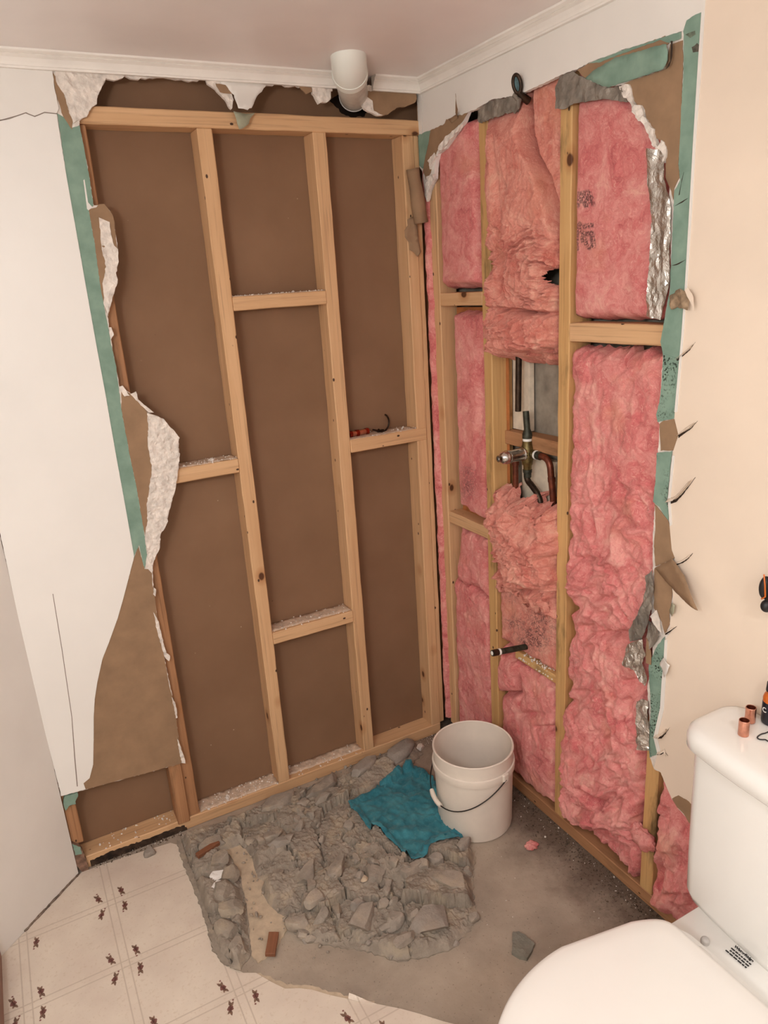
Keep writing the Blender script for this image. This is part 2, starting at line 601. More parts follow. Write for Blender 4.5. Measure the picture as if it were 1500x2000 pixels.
def sheet(name, plane, px, d, thick, mat, parent=None, jag=0.0, step=0.006, res=None, hf=None, smooth=False, world2d=False, edge_taper=0.0, **props):
    """a sheet lying in a wall or floor plane, D in front of it, cut to an outline; HF(a, b, u, v) raises its face further"""
    ax, sg, i, j = PL[plane]
    _seed[0] += 1
    val = sg * d
    if world2d:
        pts = [np.array(q, float) for q in px]
    else:
        pts = []
        for q in px:
            P = un(q[0], q[1], ax, val)
            pts.append(np.array([P[i], P[j]]))
    if jag or res or hf is not None:
        pts = jag_outline(pts, jag, step, _seed[0])
    nb = len(pts)
    allp = list(pts)
    if res:
        A = np.array(pts)
        lo, hi = A.min(0), A.max(0)
        rr = np.random.RandomState(_seed[0] + 500)
        gx = np.arange(lo[0] + res * 0.5, hi[0], res)
        gy = np.arange(lo[1] + res * 0.5, hi[1], res)
        G = np.array([(x, y) for x in gx for y in gy])
        if len(G):
            G = G + rr.uniform(-0.25, 0.25, G.shape) * res
            # keep what is inside, and not too near the outline
            inside = np.zeros(len(G), bool)
            x0, y0 = A[:, 0], A[:, 1]
            x1, y1 = np.roll(x0, -1), np.roll(y0, -1)
            dmin = np.full(len(G), 1e9)
            for k in range(nb):
                cnd = ((y0[k] > G[:, 1]) != (y1[k] > G[:, 1]))
                with np.errstate(divide='ignore', invalid='ignore'):
                    xx = (x1[k] - x0[k]) * (G[:, 1] - y0[k]) / (y1[k] - y0[k] + 1e-15) + x0[k]
                inside ^= cnd & (G[:, 0] < xx)
                dmin = np.minimum(dmin, np.hypot(G[:, 0] - x0[k], G[:, 1] - y0[k]))
            G = G[inside & (dmin > res * 0.55)]
            allp += list(G)
    V2, E2, F2, *_r = delaunay_2d_cdt([Vector(p) for p in allp], [(k, (k + 1) % nb) for k in range(nb)], [], 1, 1e-7)
    V2 = np.array([tuple(v) for v in V2])
    P = np.zeros((len(V2), 3))
    P[:, i], P[:, j], P[:, ax] = V2[:, 0], V2[:, 1], val
    hgt = np.zeros(len(V2))
    if hf is not None:
        u, v = pj(P)
        hgt = hf(V2[:, 0], V2[:, 1], u, v)
    F = [tuple(f) for f in F2]
    cnt = {}
    for f in F:
        for k in range(len(f)):
            e = (f[k], f[(k + 1) % len(f)])
            cnt[e] = cnt.get(e, 0) + 1
    bnd = [e for e in cnt if (e[1], e[0]) not in cnt]
    bset = sorted({k for e in bnd for k in e})
    if edge_taper and res:
        pass
    P[:, ax] = val + sg * hgt
    back = {k: len(P) + n_ for n_, k in enumerate(bset)}
    Bk = P[bset].copy()
    if hf is not None and props.pop('follow', True):
        Bk[:, ax] -= sg * thick
    else:
        Bk[:, ax] = val - sg * thick
    if thick > 0:
        nP = len(P)
        if hf is None or not res:
            # closed: front and back caps
            P2 = P.copy()
            P2[:, ax] -= sg * thick
            VV = np.vstack([P, P2])
            FF_ = F + [tuple(nP + k for k in reversed(f)) for f in F] + [(a, nP + a, nP + b, b) for a, b in bnd]
        else:
            VV = np.vstack([P, Bk])
            FF_ = F + [(a, back[a], back[b], b) for a, b in bnd]
    else:
        VV, FF_ = P, F
    me = mesh(name, VV, FF_, smooth)
    bm = bmesh.new()
    bm.from_mesh(me)
    bmesh.ops.recalc_face_normals(bm, faces=bm.faces)
    bm.to_mesh(me)
    bm.free()
    return link(name, me, mat, parent, **props)


def tube_bm(bm, pts, rad, seg=14, caps=True):
    pts = [Vector(p) for p in pts]
    n = len(pts)
    rads = rad if isinstance(rad, (list, tuple)) else [rad] * n
    prev = None
    rings = []
    for k, p in enumerate(pts):
        t = (pts[min(k + 1, n - 1)] - pts[max(k - 1, 0)]).normalized()
        if prev is None:
            a = t.orthogonal().normalized()
        else:
            a = (prev - t * prev.dot(t)).normalized()
        prev = a
        b = t.cross(a)
        rings.append([bm.verts.new(p + (a * math.cos(q) + b * math.sin(q)) * rads[k]) for q in [2 * math.pi * s / seg for s in range(seg)]])
    for r0, r1 in zip(rings, rings[1:]):
        for s in range(seg):
            bm.faces.new((r0[s], r0[(s + 1) % seg], r1[(s + 1) % seg], r1[s]))
    if caps:
        bm.faces.new(list(reversed(rings[0])))
        bm.faces.new(rings[-1])
    return rings


def tube(name, pts, rad, mat, parent=None, seg=14, caps=True, smooth=True, **props):
    bm = bmesh.new()
    tube_bm(bm, pts, rad, seg, caps)
    me = from_bm(name, bm, smooth)
    if smooth:
        autosharp(me)
    return link(name, me, mat, parent, **props)


def autosharp(me, ang=0.7):
    bm = bmesh.new()
    bm.from_mesh(me)
    for e in bm.edges:
        e.smooth = not (len(e.link_faces) == 2 and e.calc_face_angle(0) > ang)
    bm.to_mesh(me)
    bm.free()


def bez(p0, p1, p2, n=12):
    p0, p1, p2 = map(Vector, (p0, p1, p2))
    return [p0 * (1 - t) ** 2 + p1 * 2 * t * (1 - t) + p2 * t * t for t in [k / n for k in range(n + 1)]]


def lathe(name, prof, mat, parent=None, loc=(0, 0, 0), seg=48, smooth=True, **props):
    """profile of (r, z) about Z"""
    bm = bmesh.new()
    rings = []
    for r, z in prof:
        if r < 1e-6:
            rings.append([bm.verts.new((0, 0, z))])
        else:
            rings.append([bm.verts.new((r * math.cos(a), r * math.sin(a), z)) for a in [2 * math.pi * k / seg for k in range(seg)]])
    for r0, r1 in zip(rings, rings[1:]):
        for k in range(seg):
            k2 = (k + 1) % seg
            if len(r0) == 1 and len(r1) == 1:
                continue
            if len(r0) == 1:
                bm.faces.new((r0[0], r1[k], r1[k2]))
            elif len(r1) == 1:
                bm.faces.new((r0[k], r0[k2], r1[0]))
            else:
                bm.faces.new((r0[k], r0[k2], r1[k2], r1[k]))
    me = from_bm(name, bm, smooth)
    if smooth:
        autosharp(me)
    o = link(name, me, mat, parent, **props)
    o.location = loc
    return o


def loft(name, rings, mat, parent=None, smooth=True, sharp=0.9, **props):
    bm = bmesh.new()
    R_ = [[bm.verts.new(p) for p in r] for r in rings]
    n = len(R_[0])
    for a, b in zip(R_, R_[1:]):
        for k in range(n):
            bm.faces.new((a[k], a[(k + 1) % n], b[(k + 1) % n], b[k]))
    bm.faces.new(list(reversed(R_[0])))
    bm.faces.new(R_[-1])
    me = from_bm(name, bm, smooth)
    autosharp(me, sharp)
    return link(name, me, mat, parent, **props)


STRUCT = dict(kind='structure')

# ================================================================ THE SETTING
CZ = 2.062
XL = -1.245          # where the back wall ends at the left
# ---- floor slab
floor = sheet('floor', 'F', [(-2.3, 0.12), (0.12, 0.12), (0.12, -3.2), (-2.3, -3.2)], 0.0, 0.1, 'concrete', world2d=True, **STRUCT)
# ---- ceiling and the rest of the room
bm = bmesh.new()
box_bm(bm, (-2.3, -3.2, CZ), (0.2, 0.2, CZ + 0.05))
ceiling = link('ceiling', from_bm('ceiling', bm), 'ceiling', None, **STRUCT)
for nm, lo, hi, mt in (('wall_front', (-2.3, -3.25, 0), (0.2, -3.2, CZ), 'paint_white'),
                       ('wall_far_left', (-2.0, -3.2, 0), (-1.95, -0.24, CZ), 'paint_white')):
    bm = bmesh.new()
    box_bm(bm, lo, hi)
    link(nm, from_bm(nm, bm), mt, None, **STRUCT)
# angled wall at the left: from the end of the back wall 45 degrees towards the room
a0, a1 = np.array([XL, 0.0]), np.array([-1.4435, -0.1815])
dv = (a1 - a0) / np.linalg.norm(a1 - a0)
nv = np.array([-dv[1], dv[0]])
if nv[1] < 0:
    nv = -nv
far = a0 + dv * 1.0
pts = [a0 - nv * .0035, far - nv * .0035, far + nv * 0.05, a0 + nv * 0.05]
bm = bmesh.new()
lo_ = [bm.verts.new((p[0], p[1], 0)) for p in pts]
hi_ = [bm.verts.new((p[0], p[1], CZ)) for p in pts]
for k in range(4):
    bm.faces.new((lo_[k], lo_[(k + 1) % 4], hi_[(k + 1) % 4], hi_[k]))
bm.faces.new(lo_)
bm.faces.new(hi_)
wall_left = link('wall_left', from_bm('wall_left', bm), 'paint_white', None, **STRUCT)
# foot of that wall: a thin lip of sealant
bm = bmesh.new()
q0 = [Vector((p[0], p[1], 0.004)) for p in (a0 - nv * 0.004, a0 + dv * 0.2 - nv * 0.004)]
n_ = 26
tube_bm(bm, [q0[0].lerp(q0[1], k / n_) + Vector((rnd.uniform(-.0012, .0012), rnd.uniform(-.0012, .0012), 0.001)) for k in range(n_ + 1)], [0.0035 + rnd.uniform(-.001, .0012) for k in range(n_ + 1)], 6)
link('sealant_bead', from_bm('sealant_bead', bm, True), flat('grimy_sealant', (120, 104, 92), 0.8, 0.2, var=0.4, scale=90), wall_left)
# the door casing edge at the far left
bm = bmesh.new()
box_bm(bm, (-1.475, -1.2, 0), (-1.4445, -0.186, 0.09), 0.003)
link('baseboard_left', from_bm('baseboard_left', bm), flat('brownish_casing', (150, 112, 96), 0.5, 0.4), None, **STRUCT)

# ================================================================ BACK WALL
WB = empty('wall_back', (0, 0, 0), **STRUCT)
YF, YB = 0.013, 0.077     # stud front, backing face
bm = bmesh.new()
box_bm(bm, (-1.3, YB, 0), (0.06, YB + 0.012, CZ))
link('backing_board', from_bm('backing_board', bm), 'brown_back', WB)
# framing
lumber('top_plate', (-0.915, YF, 1.929), (0.0, YB, 1.967), 'x', 'wood', WB)
lumber('bottom_plate', (-1.235, YF, 0.0), (-0.02, YB, 0.038), 'x', 'wood', WB)
xA, xB = -0.6307, -0.3249
for x in (xA, xB):
    lumber('stud', (x, YF, 0.038), (x + 0.038, YB, 1.929), 'z', 'wood', WB)
lumber('stud', (-0.923, YF + 0.006, 0.038), (-0.885, YB, 1.929), 'z', 'wood_dark', WB)
lumber('stud', (-0.954, 0.0065, 0.03), (-0.918, YF + 0.055, 0.62), 'z', 'wood_dark', WB)
lumber('stud', (-1.243, YF, 0.09), (-1.211, YB, 1.929), 'z', 'wood_dark', WB)
lumber('stud', (-0.056, YF, 0.038), (-0.020, YB, 1.929), 'z', 'wood', WB)
lumber('stud', (-0.0195, YF + 0.003, 0.038), (-0.002, YB, 1.929), 'z', 'wood', WB)
for x0, x1, z0, z1 in ((-0.885, xA, 1.066, 1.105), (xA + .038, xB, 1.496, 1.532), (xB + .038, -0.022, 1.065, 1.104), (xA + .038, xB, 0.521, 0.560)):
    lumber('blocking', (x0, YF - 0.002, z0), (x1, YB, z1), 'x', 'wood', WB)
# dusty plaster lying on the blocking and the plates
def crumbs(name, spots, parent, mat, seed, size=(0.0012, 0.0034), avoid=None, **props):
    rr = random.Random(seed)
    bm = bmesh.new()
    for (x0, x1, y0, y1, z, n) in spots:
        for _ in range(n):
            s = rr.uniform(*size) * (1.7 if rr.random() < .1 else 1)
            x, y = rr.uniform(x0, x1), rr.uniform(y0, y1)
            if avoid and in_poly(x, y, avoid):
                continue
            M = Matrix.Translation((x, y, z + s * .35)) @ Euler((rr.random() * 6, rr.random() * 6, rr.random() * 6)).to_matrix().to_4x4() @ Matrix.Diagonal((s, s * rr.uniform(.6, 1), s * rr.uniform(.4, .8), 1))
            bmesh.ops.create_icosphere(bm, subdivisions=0 if s < .003 else 1, radius=1.0, matrix=M)
    return link(name, from_bm(name, bm), mat, parent, **props)


crumbs('plaster_crumbs', [(-0.80, xA, YF, YB, 1.105, 70), (xA + .04, xB, YF, YB, 1.532, 80), (xB + .04, -0.03, YF, YB, 1.104, 60), (xA + .04, xB, YF, YB, .56, 60),
                          (-0.88, xA, YF, YB, .038, 110), (xA + .04, xB, YF, YB, .038, 60), (-1.18, -0.96, YF, YB, .038, 40)], WB, 'gypsum', 3, kind='stuff')
for x0, x1, z, e in ((-0.884, xA, 1.105, .006), (xA + .039, xB - .001, 1.532, .003), (xB + .039, -0.057, 1.104, .002), (xA + .039, xB - .001, .560, .010), (-0.884, xA - .001, .038, .006), (xA + .039, xB - .001, .038, .022)):
    sheet('plaster_dust', 'F', [(x0, YF + e), (x1, YF + e * .8), (x1, YB), (x0, YB)], z + .0011, .001, 'dust', WB, jag=0.0022, step=0.007, res=0.012, world2d=True, hf=lambda a, b, u, v: 0.0018 * np.maximum(fbm(a * 60, b * 60, 3, 41), -.4), smooth=True)
crumbs('plaster_lump', [(-0.70, -0.69, .03, .04, 1.105, 1)], WB, 'gypsum', 9, (0.009, 0.01))
crumbs('plaster_lump', [(-0.80, -0.79, .03, .04, .038, 2)], WB, 'gypsum', 10, (0.009, 0.01))

# ---- the left drywall, layer by layer
gy = lambda s, amp=0.0022, base=0.0: (lambda a, b, u, v: base + amp * fbm(a * 60, b * 60, 4, s) + 0.0016 * ridged(a * 45 + b * 25, b * 45, 3, s + 9))
sheet('drywall_sheet', 'B', [(-40, 128), (105, 138), (187, 142), (208, 153), (190, 190), (177, 213), (155, 237), (155, 245), (163, 283), (173, 337), (183, 402), (203, 400), (218, 415), (228, 470), (230, 487), (227, 533), (223, 573), (210, 617), (214, 650), (226, 715), (234, 757), (260, 770), (288, 805), (320, 819), (349, 854), (349, 900), (330, 1000), (313, 1044), (303, 1087), (298, 1110), (300, 1150), (306, 1200), (323, 1295), (340, 1375), (350, 1450), (358, 1490), (120, 1555), (60, 1330), (-30, 900), (-130, 400)],
      0.0, 0.0115, 'gypsum', WB, jag=0.0012)
# upper painted band
sheet('painted_band', 'B', [(-190, 128), (-60, 126), (102, 138), (108, 180), (115, 213), (112, 221), (87, 219), (68, 227), (50, 220), (33, 226), (20, 232), (-40, 238), (-170, 240)], 0.0042, 0.0042, 'paint_white', WB, jag=0.0008, step=0.008)
PANEL = [(-170, 241), (-40, 239), (0, 236), (20, 233), (33, 227), (50, 221), (68, 228), (87, 220), (111, 223), (112, 232), (130, 345), (150, 458), (168, 560), (187, 667), (206, 770), (225, 880), (245, 990), (262, 1087), (250, 1134), (240, 1172), (230, 1207), (212, 1257), (200, 1287), (190, 1333), (185, 1366), (183, 1400), (183, 1436), (182, 1493), (175, 1520), (163, 1530), (167, 1541), (120, 1555), (63, 1333), (0, 1040)]
sheet('surround_panel', 'B', PANEL, 0.0036, 0.0032, 'panel_white', WB)
# the hairline joint low in the panel
sheet('panel_joint', 'B', [(102.5, 1160), (104, 1160), (122, 1270), (141, 1400), (147, 1480), (152, 1536), (150, 1536), (145, 1480), (139.5, 1400), (120.5, 1270)], 0.0039, 0.0002, 'soft_crack', WB)
sheet('wall_band_crack', 'B', [(-2, 235), (33, 225.2), (50, 219.4), (68, 226.4), (87, 218.4), (111, 221.5), (111, 223), (87, 220.4), (68, 228.4), (50, 221.4), (33, 227.2), (-2, 237)], 0.0045, 0.0002, 'soft_crack', WB)
GREEN_L = [(112, 222), (127, 230), (140, 250), (155, 245), (163, 283), (173, 337), (183, 402), (173, 410), (185, 477), (197, 567), (203, 597), (212, 643), (216, 667), (227, 717), (237, 800), (253, 887), (267, 954), (280, 1030), (287, 1084), (283, 1112), (279, 1100), (272, 1064), (263, 1084), (262, 1090), (245, 990), (225, 880), (206, 770), (187, 667), (168, 560), (150, 458), (130, 345)]
sheet('green_paper_face', 'B', GREEN_L, 0.0012, 0.001, 'green', WB, jag=0.0006)
sheet('paint_drip', 'B', [(163, 352), (165, 350), (172, 395), (180, 404), (173, 411), (170, 408)], 0.002, 0.001, 'paint_white', WB)
sheet('brown_paper_layer', 'B', [(102, 138), (125, 183), (133, 213), (143, 237), (140, 253), (120, 221), (115, 200), (108, 180)], 0.0018, 0.001, 'brown_paper', WB, jag=0.001)
sheet('brown_paper_layer', 'B', [(173, 410), (187, 405), (193, 398), (203, 397), (218, 415), (223, 433), (227, 467), (230, 487), (222, 530), (212, 575), (208, 610), (204, 598), (197, 567), (185, 477)], 0.0008, 0.0006, 'brown_paper', WB, jag=0.001)
sheet('brown_paper_layer', 'B', [(237, 758), (260, 771), (285, 800), (290, 815), (290, 834), (288, 867), (297, 914), (292, 950), (287, 987), (288, 1017), (283, 1046), (280, 1030), (267, 954), (253, 887), (237, 800)], 0.0008, 0.0006, 'brown_paper', WB, jag=0.0008)
sheet('brown_paper_layer', 'B', [(262, 1090), (270, 1066), (279, 1100), (283, 1112), (290, 1112), (297, 1120), (297, 1140), (303, 1170), (306, 1200), (312, 1240), (318, 1270), (323, 1295), (327, 1320), (331, 1340), (340, 1375), (345, 1410), (350, 1450), (354, 1470), (355, 1491), (167, 1542), (163, 1530), (175, 1520), (182, 1493), (183, 1436), (183, 1400), (187, 1333), (200, 1287), (212, 1257), (230, 1207), (250, 1134)], 0.001, 0.0008, 'brown_paper', WB, jag=0.0006)
# torn gypsum showing its core
sheet('torn_gypsum', 'B', [(107, 138), (187, 142), (208, 153), (200, 167), (190, 190), (188, 203), (177, 213), (170, 227), (155, 235), (143, 240), (133, 213), (125, 183), (110, 160)], 0.002, 0.006, 'gypsum', WB, jag=0.0012, res=0.005, hf=gy(1))
sheet('torn_gypsum', 'B', [(193, 425), (200, 428), (213, 433), (218, 463), (223, 480), (230, 487), (232, 507), (227, 533), (230, 547), (223, 573), (217, 593), (210, 617), (203, 593), (201, 553), (207, 520), (200, 493), (197, 467), (195, 443)], 0.002, 0.006, 'gypsum', WB, jag=0.0012, res=0.005, hf=gy(2))
sheet('torn_gypsum', 'B', [(288, 807), (320, 819), (333, 834), (350, 854), (347, 880), (352, 887), (350, 900), (343, 950), (330, 1000), (325, 1027), (313, 1044), (312, 1070), (303, 1087), (297, 1107), (290, 1094), (283, 1050), (288, 1017), (287, 987), (292, 950), (297, 914), (288, 867), (290, 834)], 0.0025, 0.006, 'gypsum', WB, jag=0.0014, res=0.0045, hf=gy(3, 0.003))
for q in ([(233, 755), (240, 753), (253, 773), (242, 774)], [(255, 770), (265, 765), (270, 780), (300, 806), (290, 806)],
          [(300, 1195), (310, 1215), (318, 1250), (325, 1275), (333, 1280), (330, 1292), (322, 1285), (312, 1250), (304, 1220)],
          [(335, 1362), (342, 1372), (347, 1400), (344, 1402)], [(346, 1440), (356, 1468), (363, 1490), (356, 1490), (350, 1470)], [(301, 1148), (305, 1150), (304, 1165), (300, 1160)], [(212, 640), (218, 640), (222, 655), (216, 664)]):
    sheet('torn_gypsum_edge', 'B', q, 0.003, 0.006, 'gypsum', WB, jag=0.0012, res=0.006, hf=gy(5))
# ragged remains under the cornice
sheet('ragged_edge', 'B', [(187, 138), (400, 148), (608, 163), (648, 167), (648, 178), (630, 172), (610, 170), (590, 168), (560, 170), (545, 164), (520, 167), (470, 160), (430, 160), (400, 156), (370, 157), (330, 154), (300, 150), (270, 155), (245, 149), (225, 157), (208, 155)], 0.002, 0.01, 'gypsum', WB, jag=0.0025, step=0.008)
sheet('torn_gypsum', 'B', [(402, 154), (425, 157), (440, 172), (450, 180), (456, 195), (452, 215), (440, 195), (415, 170), (405, 163)], 0.003, 0.009, 'gypsum', WB, jag=0.001, res=0.005, hf=gy(6))
sheet('brown_paper_layer', 'B', [(420, 163), (440, 165), (453, 183), (443, 183), (430, 180)], 0.0065, 0.001, 'brown_paper', WB, jag=0.0006)
sheet('hanging_flap', 'B', [(425, 157), (450, 158), (522, 165), (510, 180), (498, 192), (492, 207), (487, 213), (478, 219), (470, 216), (462, 215), (456, 185), (440, 168)], 0.006, 0.002, 'paint_white', WB, jag=0.0012, res=0.01, hf=lambda a, b, u, v: 0.02 * sstep(165, 220, v) ** 1.5, smooth=True)
sheet('hanging_flap', 'B', [(457, 217), (480, 222), (498, 221), (488, 232), (484, 242), (476, 250), (464, 255), (462, 244), (460, 232)], 0.002, 0.0012, 'grey_paper', WB, jag=0.0008, res=0.01, hf=lambda a, b, u, v: 0.012 * sstep(220, 255, v), smooth=True)
sheet('brown_paper_layer', 'B', [(580, 165), (608, 168), (610, 180), (597, 183)], 0.003, 0.003, 'brown_paper', WB, jag=0.001)
sheet('torn_gypsum', 'B', [(608, 167), (647, 175), (645, 197), (633, 200), (623, 203), (617, 190), (610, 182)], 0.004, 0.01, 'gypsum', WB, jag=0.002, res=0.005, hf=gy(7))
sheet('torn_gypsum', 'B', [(712, 185), (722, 193), (727, 197), (730, 217), (747, 226), (738, 227), (725, 220), (713, 214), (708, 207)], 0.006, 0.01, 'gypsum', WB, jag=0.001, res=0.005, hf=gy(8))
sheet('brown_paper_layer', 'B', [(713, 172), (740, 175), (783, 175), (810, 180), (814, 190), (812, 200), (793, 208), (777, 210), (757, 223), (745, 226), (730, 217), (727, 197), (713, 185)], 0.002, 0.01, 'brown_paper', WB, jag=0.0012)
sheet('ragged_edge', 'B', [(713, 166), (812, 176), (811, 182), (795, 180), (780, 177), (765, 180), (745, 176), (725, 178), (713, 176)], 0.004, 0.008, 'gypsum', WB, jag=0.002, step=0.006)
# low corner remnants
sheet('green_paper_face', 'B', [(126, 1556), (152, 1548), (153, 1556), (147, 1566), (148, 1570), (136, 1573), (128, 1584), (124, 1566)], 0.0, 0.01, 'green', WB, jag=0.0015)
sheet('damp_drywall_stub', 'B', [(141, 1648), (155, 1652), (162, 1662), (172, 1690), (174, 1703), (160, 1703), (150, 1692)], 0.0, 0.012, flat('damp_stained_stub', (128, 100, 84), 0.9, 0.2, var=0.3, scale=60), WB, jag=0.001)
sheet('green_paper_face', 'B', [(141, 1648), (157, 1655), (160, 1668), (147, 1670)], 0.0008, 0.0008, 'green', WB, jag=0.001)

sheet('mouldy_plate_face', 'B', [(176, 1682), (215, 1664), (250, 1652), (300, 1634), (340, 1618), (360, 1612), (366, 1620), (340, 1640), (300, 1652), (250, 1672), (215, 1684), (182, 1701)], -(YF - 0.0012), 0.0012, flat('damp_black_stain', (66, 52, 42), 0.9, 0.2, var=0.45, scale=40), WB, jag=0.002)
# ---- vent stub hole behind the pipe: a dark sheet on the board paints its shade
sheet('pipe_hole_shade', 'B', [(642, 196), (655, 206), (668, 222), (690, 230), (712, 226), (722, 212), (718, 196), (700, 188), (660, 186)], -(YB - 0.001), 0.0008, 'dark', WB, jag=0.002)

# ================================================================ RIGHT WALL
WR = empty('wall_right', (0, 0, 0), **STRUCT)
XF = 0.013
RB = 0.105
bm = bmesh.new()
box_bm(bm, (RB, -3.2, 0), (RB + 0.05, 0.1, CZ))
link('foundation_wall', from_bm('foundation_wall', bm), 'found', WR)
lumber('bottom_plate', (XF, -1.75, 0.0), (XF + 0.085, -0.02, 0.038), 'y', 'wood_dark', WR)
lumber('top_plate', (XF, -3.1, 2.02), (XF + 0.085, -0.02, 2.058), 'y', 'wood', WR)
for y0, y1, mt in ((-0.040, -0.003, 'wood'), (-0.288, -0.250, 'wood_stain'), (-0.591, -0.553, 'wood_stain'), (-0.914, -0.876, 'wood_stain')):
    lumber('stud', (XF, y0, 0.038), (XF + 0.07 if y0 < -.1 else XF + .06, y1, 2.02), 'z', mt, WR)
lumber('stud', (XF + .02, -0.002, 0.038), (XF + .085, YB, 2.02), 'z', 'wood', WR)
lumber('blocking', (XF, -0.250, 1.467), (XF + .06, -0.040, 1.503), 'y', 'wood', WR)
lumber('blocking', (XF + .001, -0.250, 0.798), (XF + .06, -0.040, 0.835), 'y', 'wood', WR)
lumber('blocking', (XF, -0.876, 1.385), (XF + .06, -0.591, 1.427), 'y', 'wood', WR)
lumber('blocking', (0.052, -0.553, 1.088), (0.1, -0.288, 1.126), 'y', 'wood_dark', WR)
lumber('blocking', (XF, -0.553, 0.462), (XF + .06, -0.375, 0.487), 'y', 'wood_stain', WR)
crumbs('mineral_crust', [(XF - .003, XF + .01, -0.545, -0.39, 0.470, 60), (XF - .003, XF + .02, -0.53, -0.41, 0.486, 70)], WR, 'gypsum', 21, (0.0015, 0.004), kind='stuff')
# foam strip and sheathing in the valve bay
bm = bmesh.new()
box_bm(bm, (0.080, -0.362, 1.128), (0.098, -0.291, 1.42), 0.001)
link('foam_strip', from_bm('foam_strip', bm), 'foam', WR)
bm = bmesh.new()
box_bm(bm, (0.080, -0.47, 0.80), (0.098, -0.330, 1.062), 0.001)
link('foam_strip', from_bm('foam_strip', bm), 'foam', WR)
bm = bmesh.new()
box_bm(bm, (0.060, -0.30, 0.55), (0.062, -0.055, 1.46), 0)
link('sheathing_board', from_bm('sheathing_board', bm), 'orange_board', WR)

# ---- drywall of the right wall
sheet('drywall_sheet', 'R', [(818, 100), (1100, -80), (1400, -330), (1400, 10), (1368, 28), (1335, 60), (1310, 70), (1217, 97), (1150, 123), (1127, 135), (1093, 147), (1060, 163), (1025, 180), (993, 189), (961, 194), (948, 202), (927, 214), (913, 219), (905, 238), (892, 258), (870, 290), (855, 300), (850, 318), (848, 348), (838, 370), (833, 392), (829, 380), (825, 335), (817, 322), (817, 262), (815, 200)],
      0.0, 0.0125, 'paint_white', WR, jag=0.001)
sheet('drywall_sheet', 'R', [(1375, -400), (1900, -900), (1900, 2100), (1400, 1830), (1377, 1600), (1353, 1615), (1340, 1597), (1325, 1580), (1312, 1560), (1303, 1540), (1290, 1508), (1277, 1502), (1270, 1480), (1267, 1450), (1268, 1400), (1264, 1340), (1275, 1290), (1275, 1240), (1272, 1187), (1275, 1110), (1275, 1050), (1279, 985), (1280, 940), (1285, 885), (1288, 830), (1282, 812), (1290, 774), (1294, 700), (1297, 627), (1308, 567), (1310, 520), (1308, 420), (1307, 367), (1302, 300), (1290, 273), (1277, 253), (1263, 230), (1255, 207), (1240, 200), (1232, 180), (1222, 165), (1180, 170), (1143, 153), (1150, 123), (1217, 97), (1310, 70), (1335, 60), (1368, 28)],
      -0.0006, 0.012, 'gypsum', WR, jag=0.001)
# cream painted face
CREAM = [(1375, -400), (1900, -900), (1900, 2100), (1400, 1830), (1378, 1600), (1353, 1577), (1345, 1565), (1325, 1553), (1312, 1560), (1303, 1540), (1290, 1508), (1277, 1500), (1284, 1473), (1278, 1440), (1290, 1383), (1293, 1333), (1297, 1290), (1299, 1250), (1310, 1235), (1308, 1217), (1315, 1180), (1313, 1147), (1318, 1090), (1312, 1074), (1308, 1030), (1304, 977), (1315, 880), (1325, 850), (1317, 817), (1330, 663), (1338, 550), (1345, 427), (1353, 283), (1363, 123), (1370, 28), (1374, 0)]
sheet('cream_wall_face', 'R', CREAM, 0.0026, 0.0026, 'paint_cream', WR)
# white strip of old caulk along the edge
sheet('caulk_line', 'R', [(1374, -100), (1379, -100), (1377, 0), (1370, 123), (1358, 283), (1350, 427), (1342, 550), (1334, 663), (1322, 805), (1317, 805), (1330, 663), (1338, 550), (1345, 427), (1353, 283), (1363, 123), (1370, 20)], 0.0042, 0.0016, 'paint_white', WR)
sheet('caulk_line', 'R', [(1313, 890), (1317, 890), (1309, 977), (1312, 1025), (1308, 1028), (1304, 977)], 0.0042, 0.0016, 'paint_white', WR)
sheet('caulk_line', 'R', [(1298, 1250), (1303, 1250), (1299, 1335), (1296, 1385), (1283, 1440), (1290, 1470), (1284, 1473), (1276, 1440), (1289, 1383), (1292, 1333), (1296, 1290)], 0.0045, 0.0018, 'paint_white', WR)
# papers
sheet('green_paper_face', 'R', [(818, 262), (828, 259), (841, 254), (851, 252), (842, 270), (835, 285), (831, 305), (826, 330), (818, 322), (816, 290)], 0.0012, 0.001, 'green', WR, jag=0.0008)
sheet('brown_paper_layer', 'R', [(841, 254), (868, 242), (871, 234), (890, 226), (903, 224), (913, 220), (905, 235), (895, 245), (875, 264), (858, 287), (852, 298), (845, 318), (840, 340), (832, 352), (826, 332), (831, 305), (837, 278)], 0.0018, 0.001, 'brown_paper', WR, jag=0.001)
for q in ([(900, 243), (895, 255), (880, 272), (864, 292), (857, 296), (858, 285), (868, 270), (885, 255)], [(836, 315), (848, 298), (851, 306), (841, 330)], [(833, 345), (846, 339), (848, 350), (838, 372), (834, 394), (830, 380)]):
    sheet('torn_gypsum', 'R', q, 0.004, 0.009, 'gypsum', WR, jag=0.0012, res=0.005, hf=gy(11))
sheet('curled_paper', 'R', [(876, 234), (890, 224), (897, 210), (900, 195), (901, 184), (903, 190), (902, 205), (901, 222), (893, 232), (882, 240)], 0.004, 0.001, 'brown_paper', WR, jag=0.0006, res=0.008, hf=lambda a, b, u, v: 0.02 * sstep(893, 903, u), smooth=True)
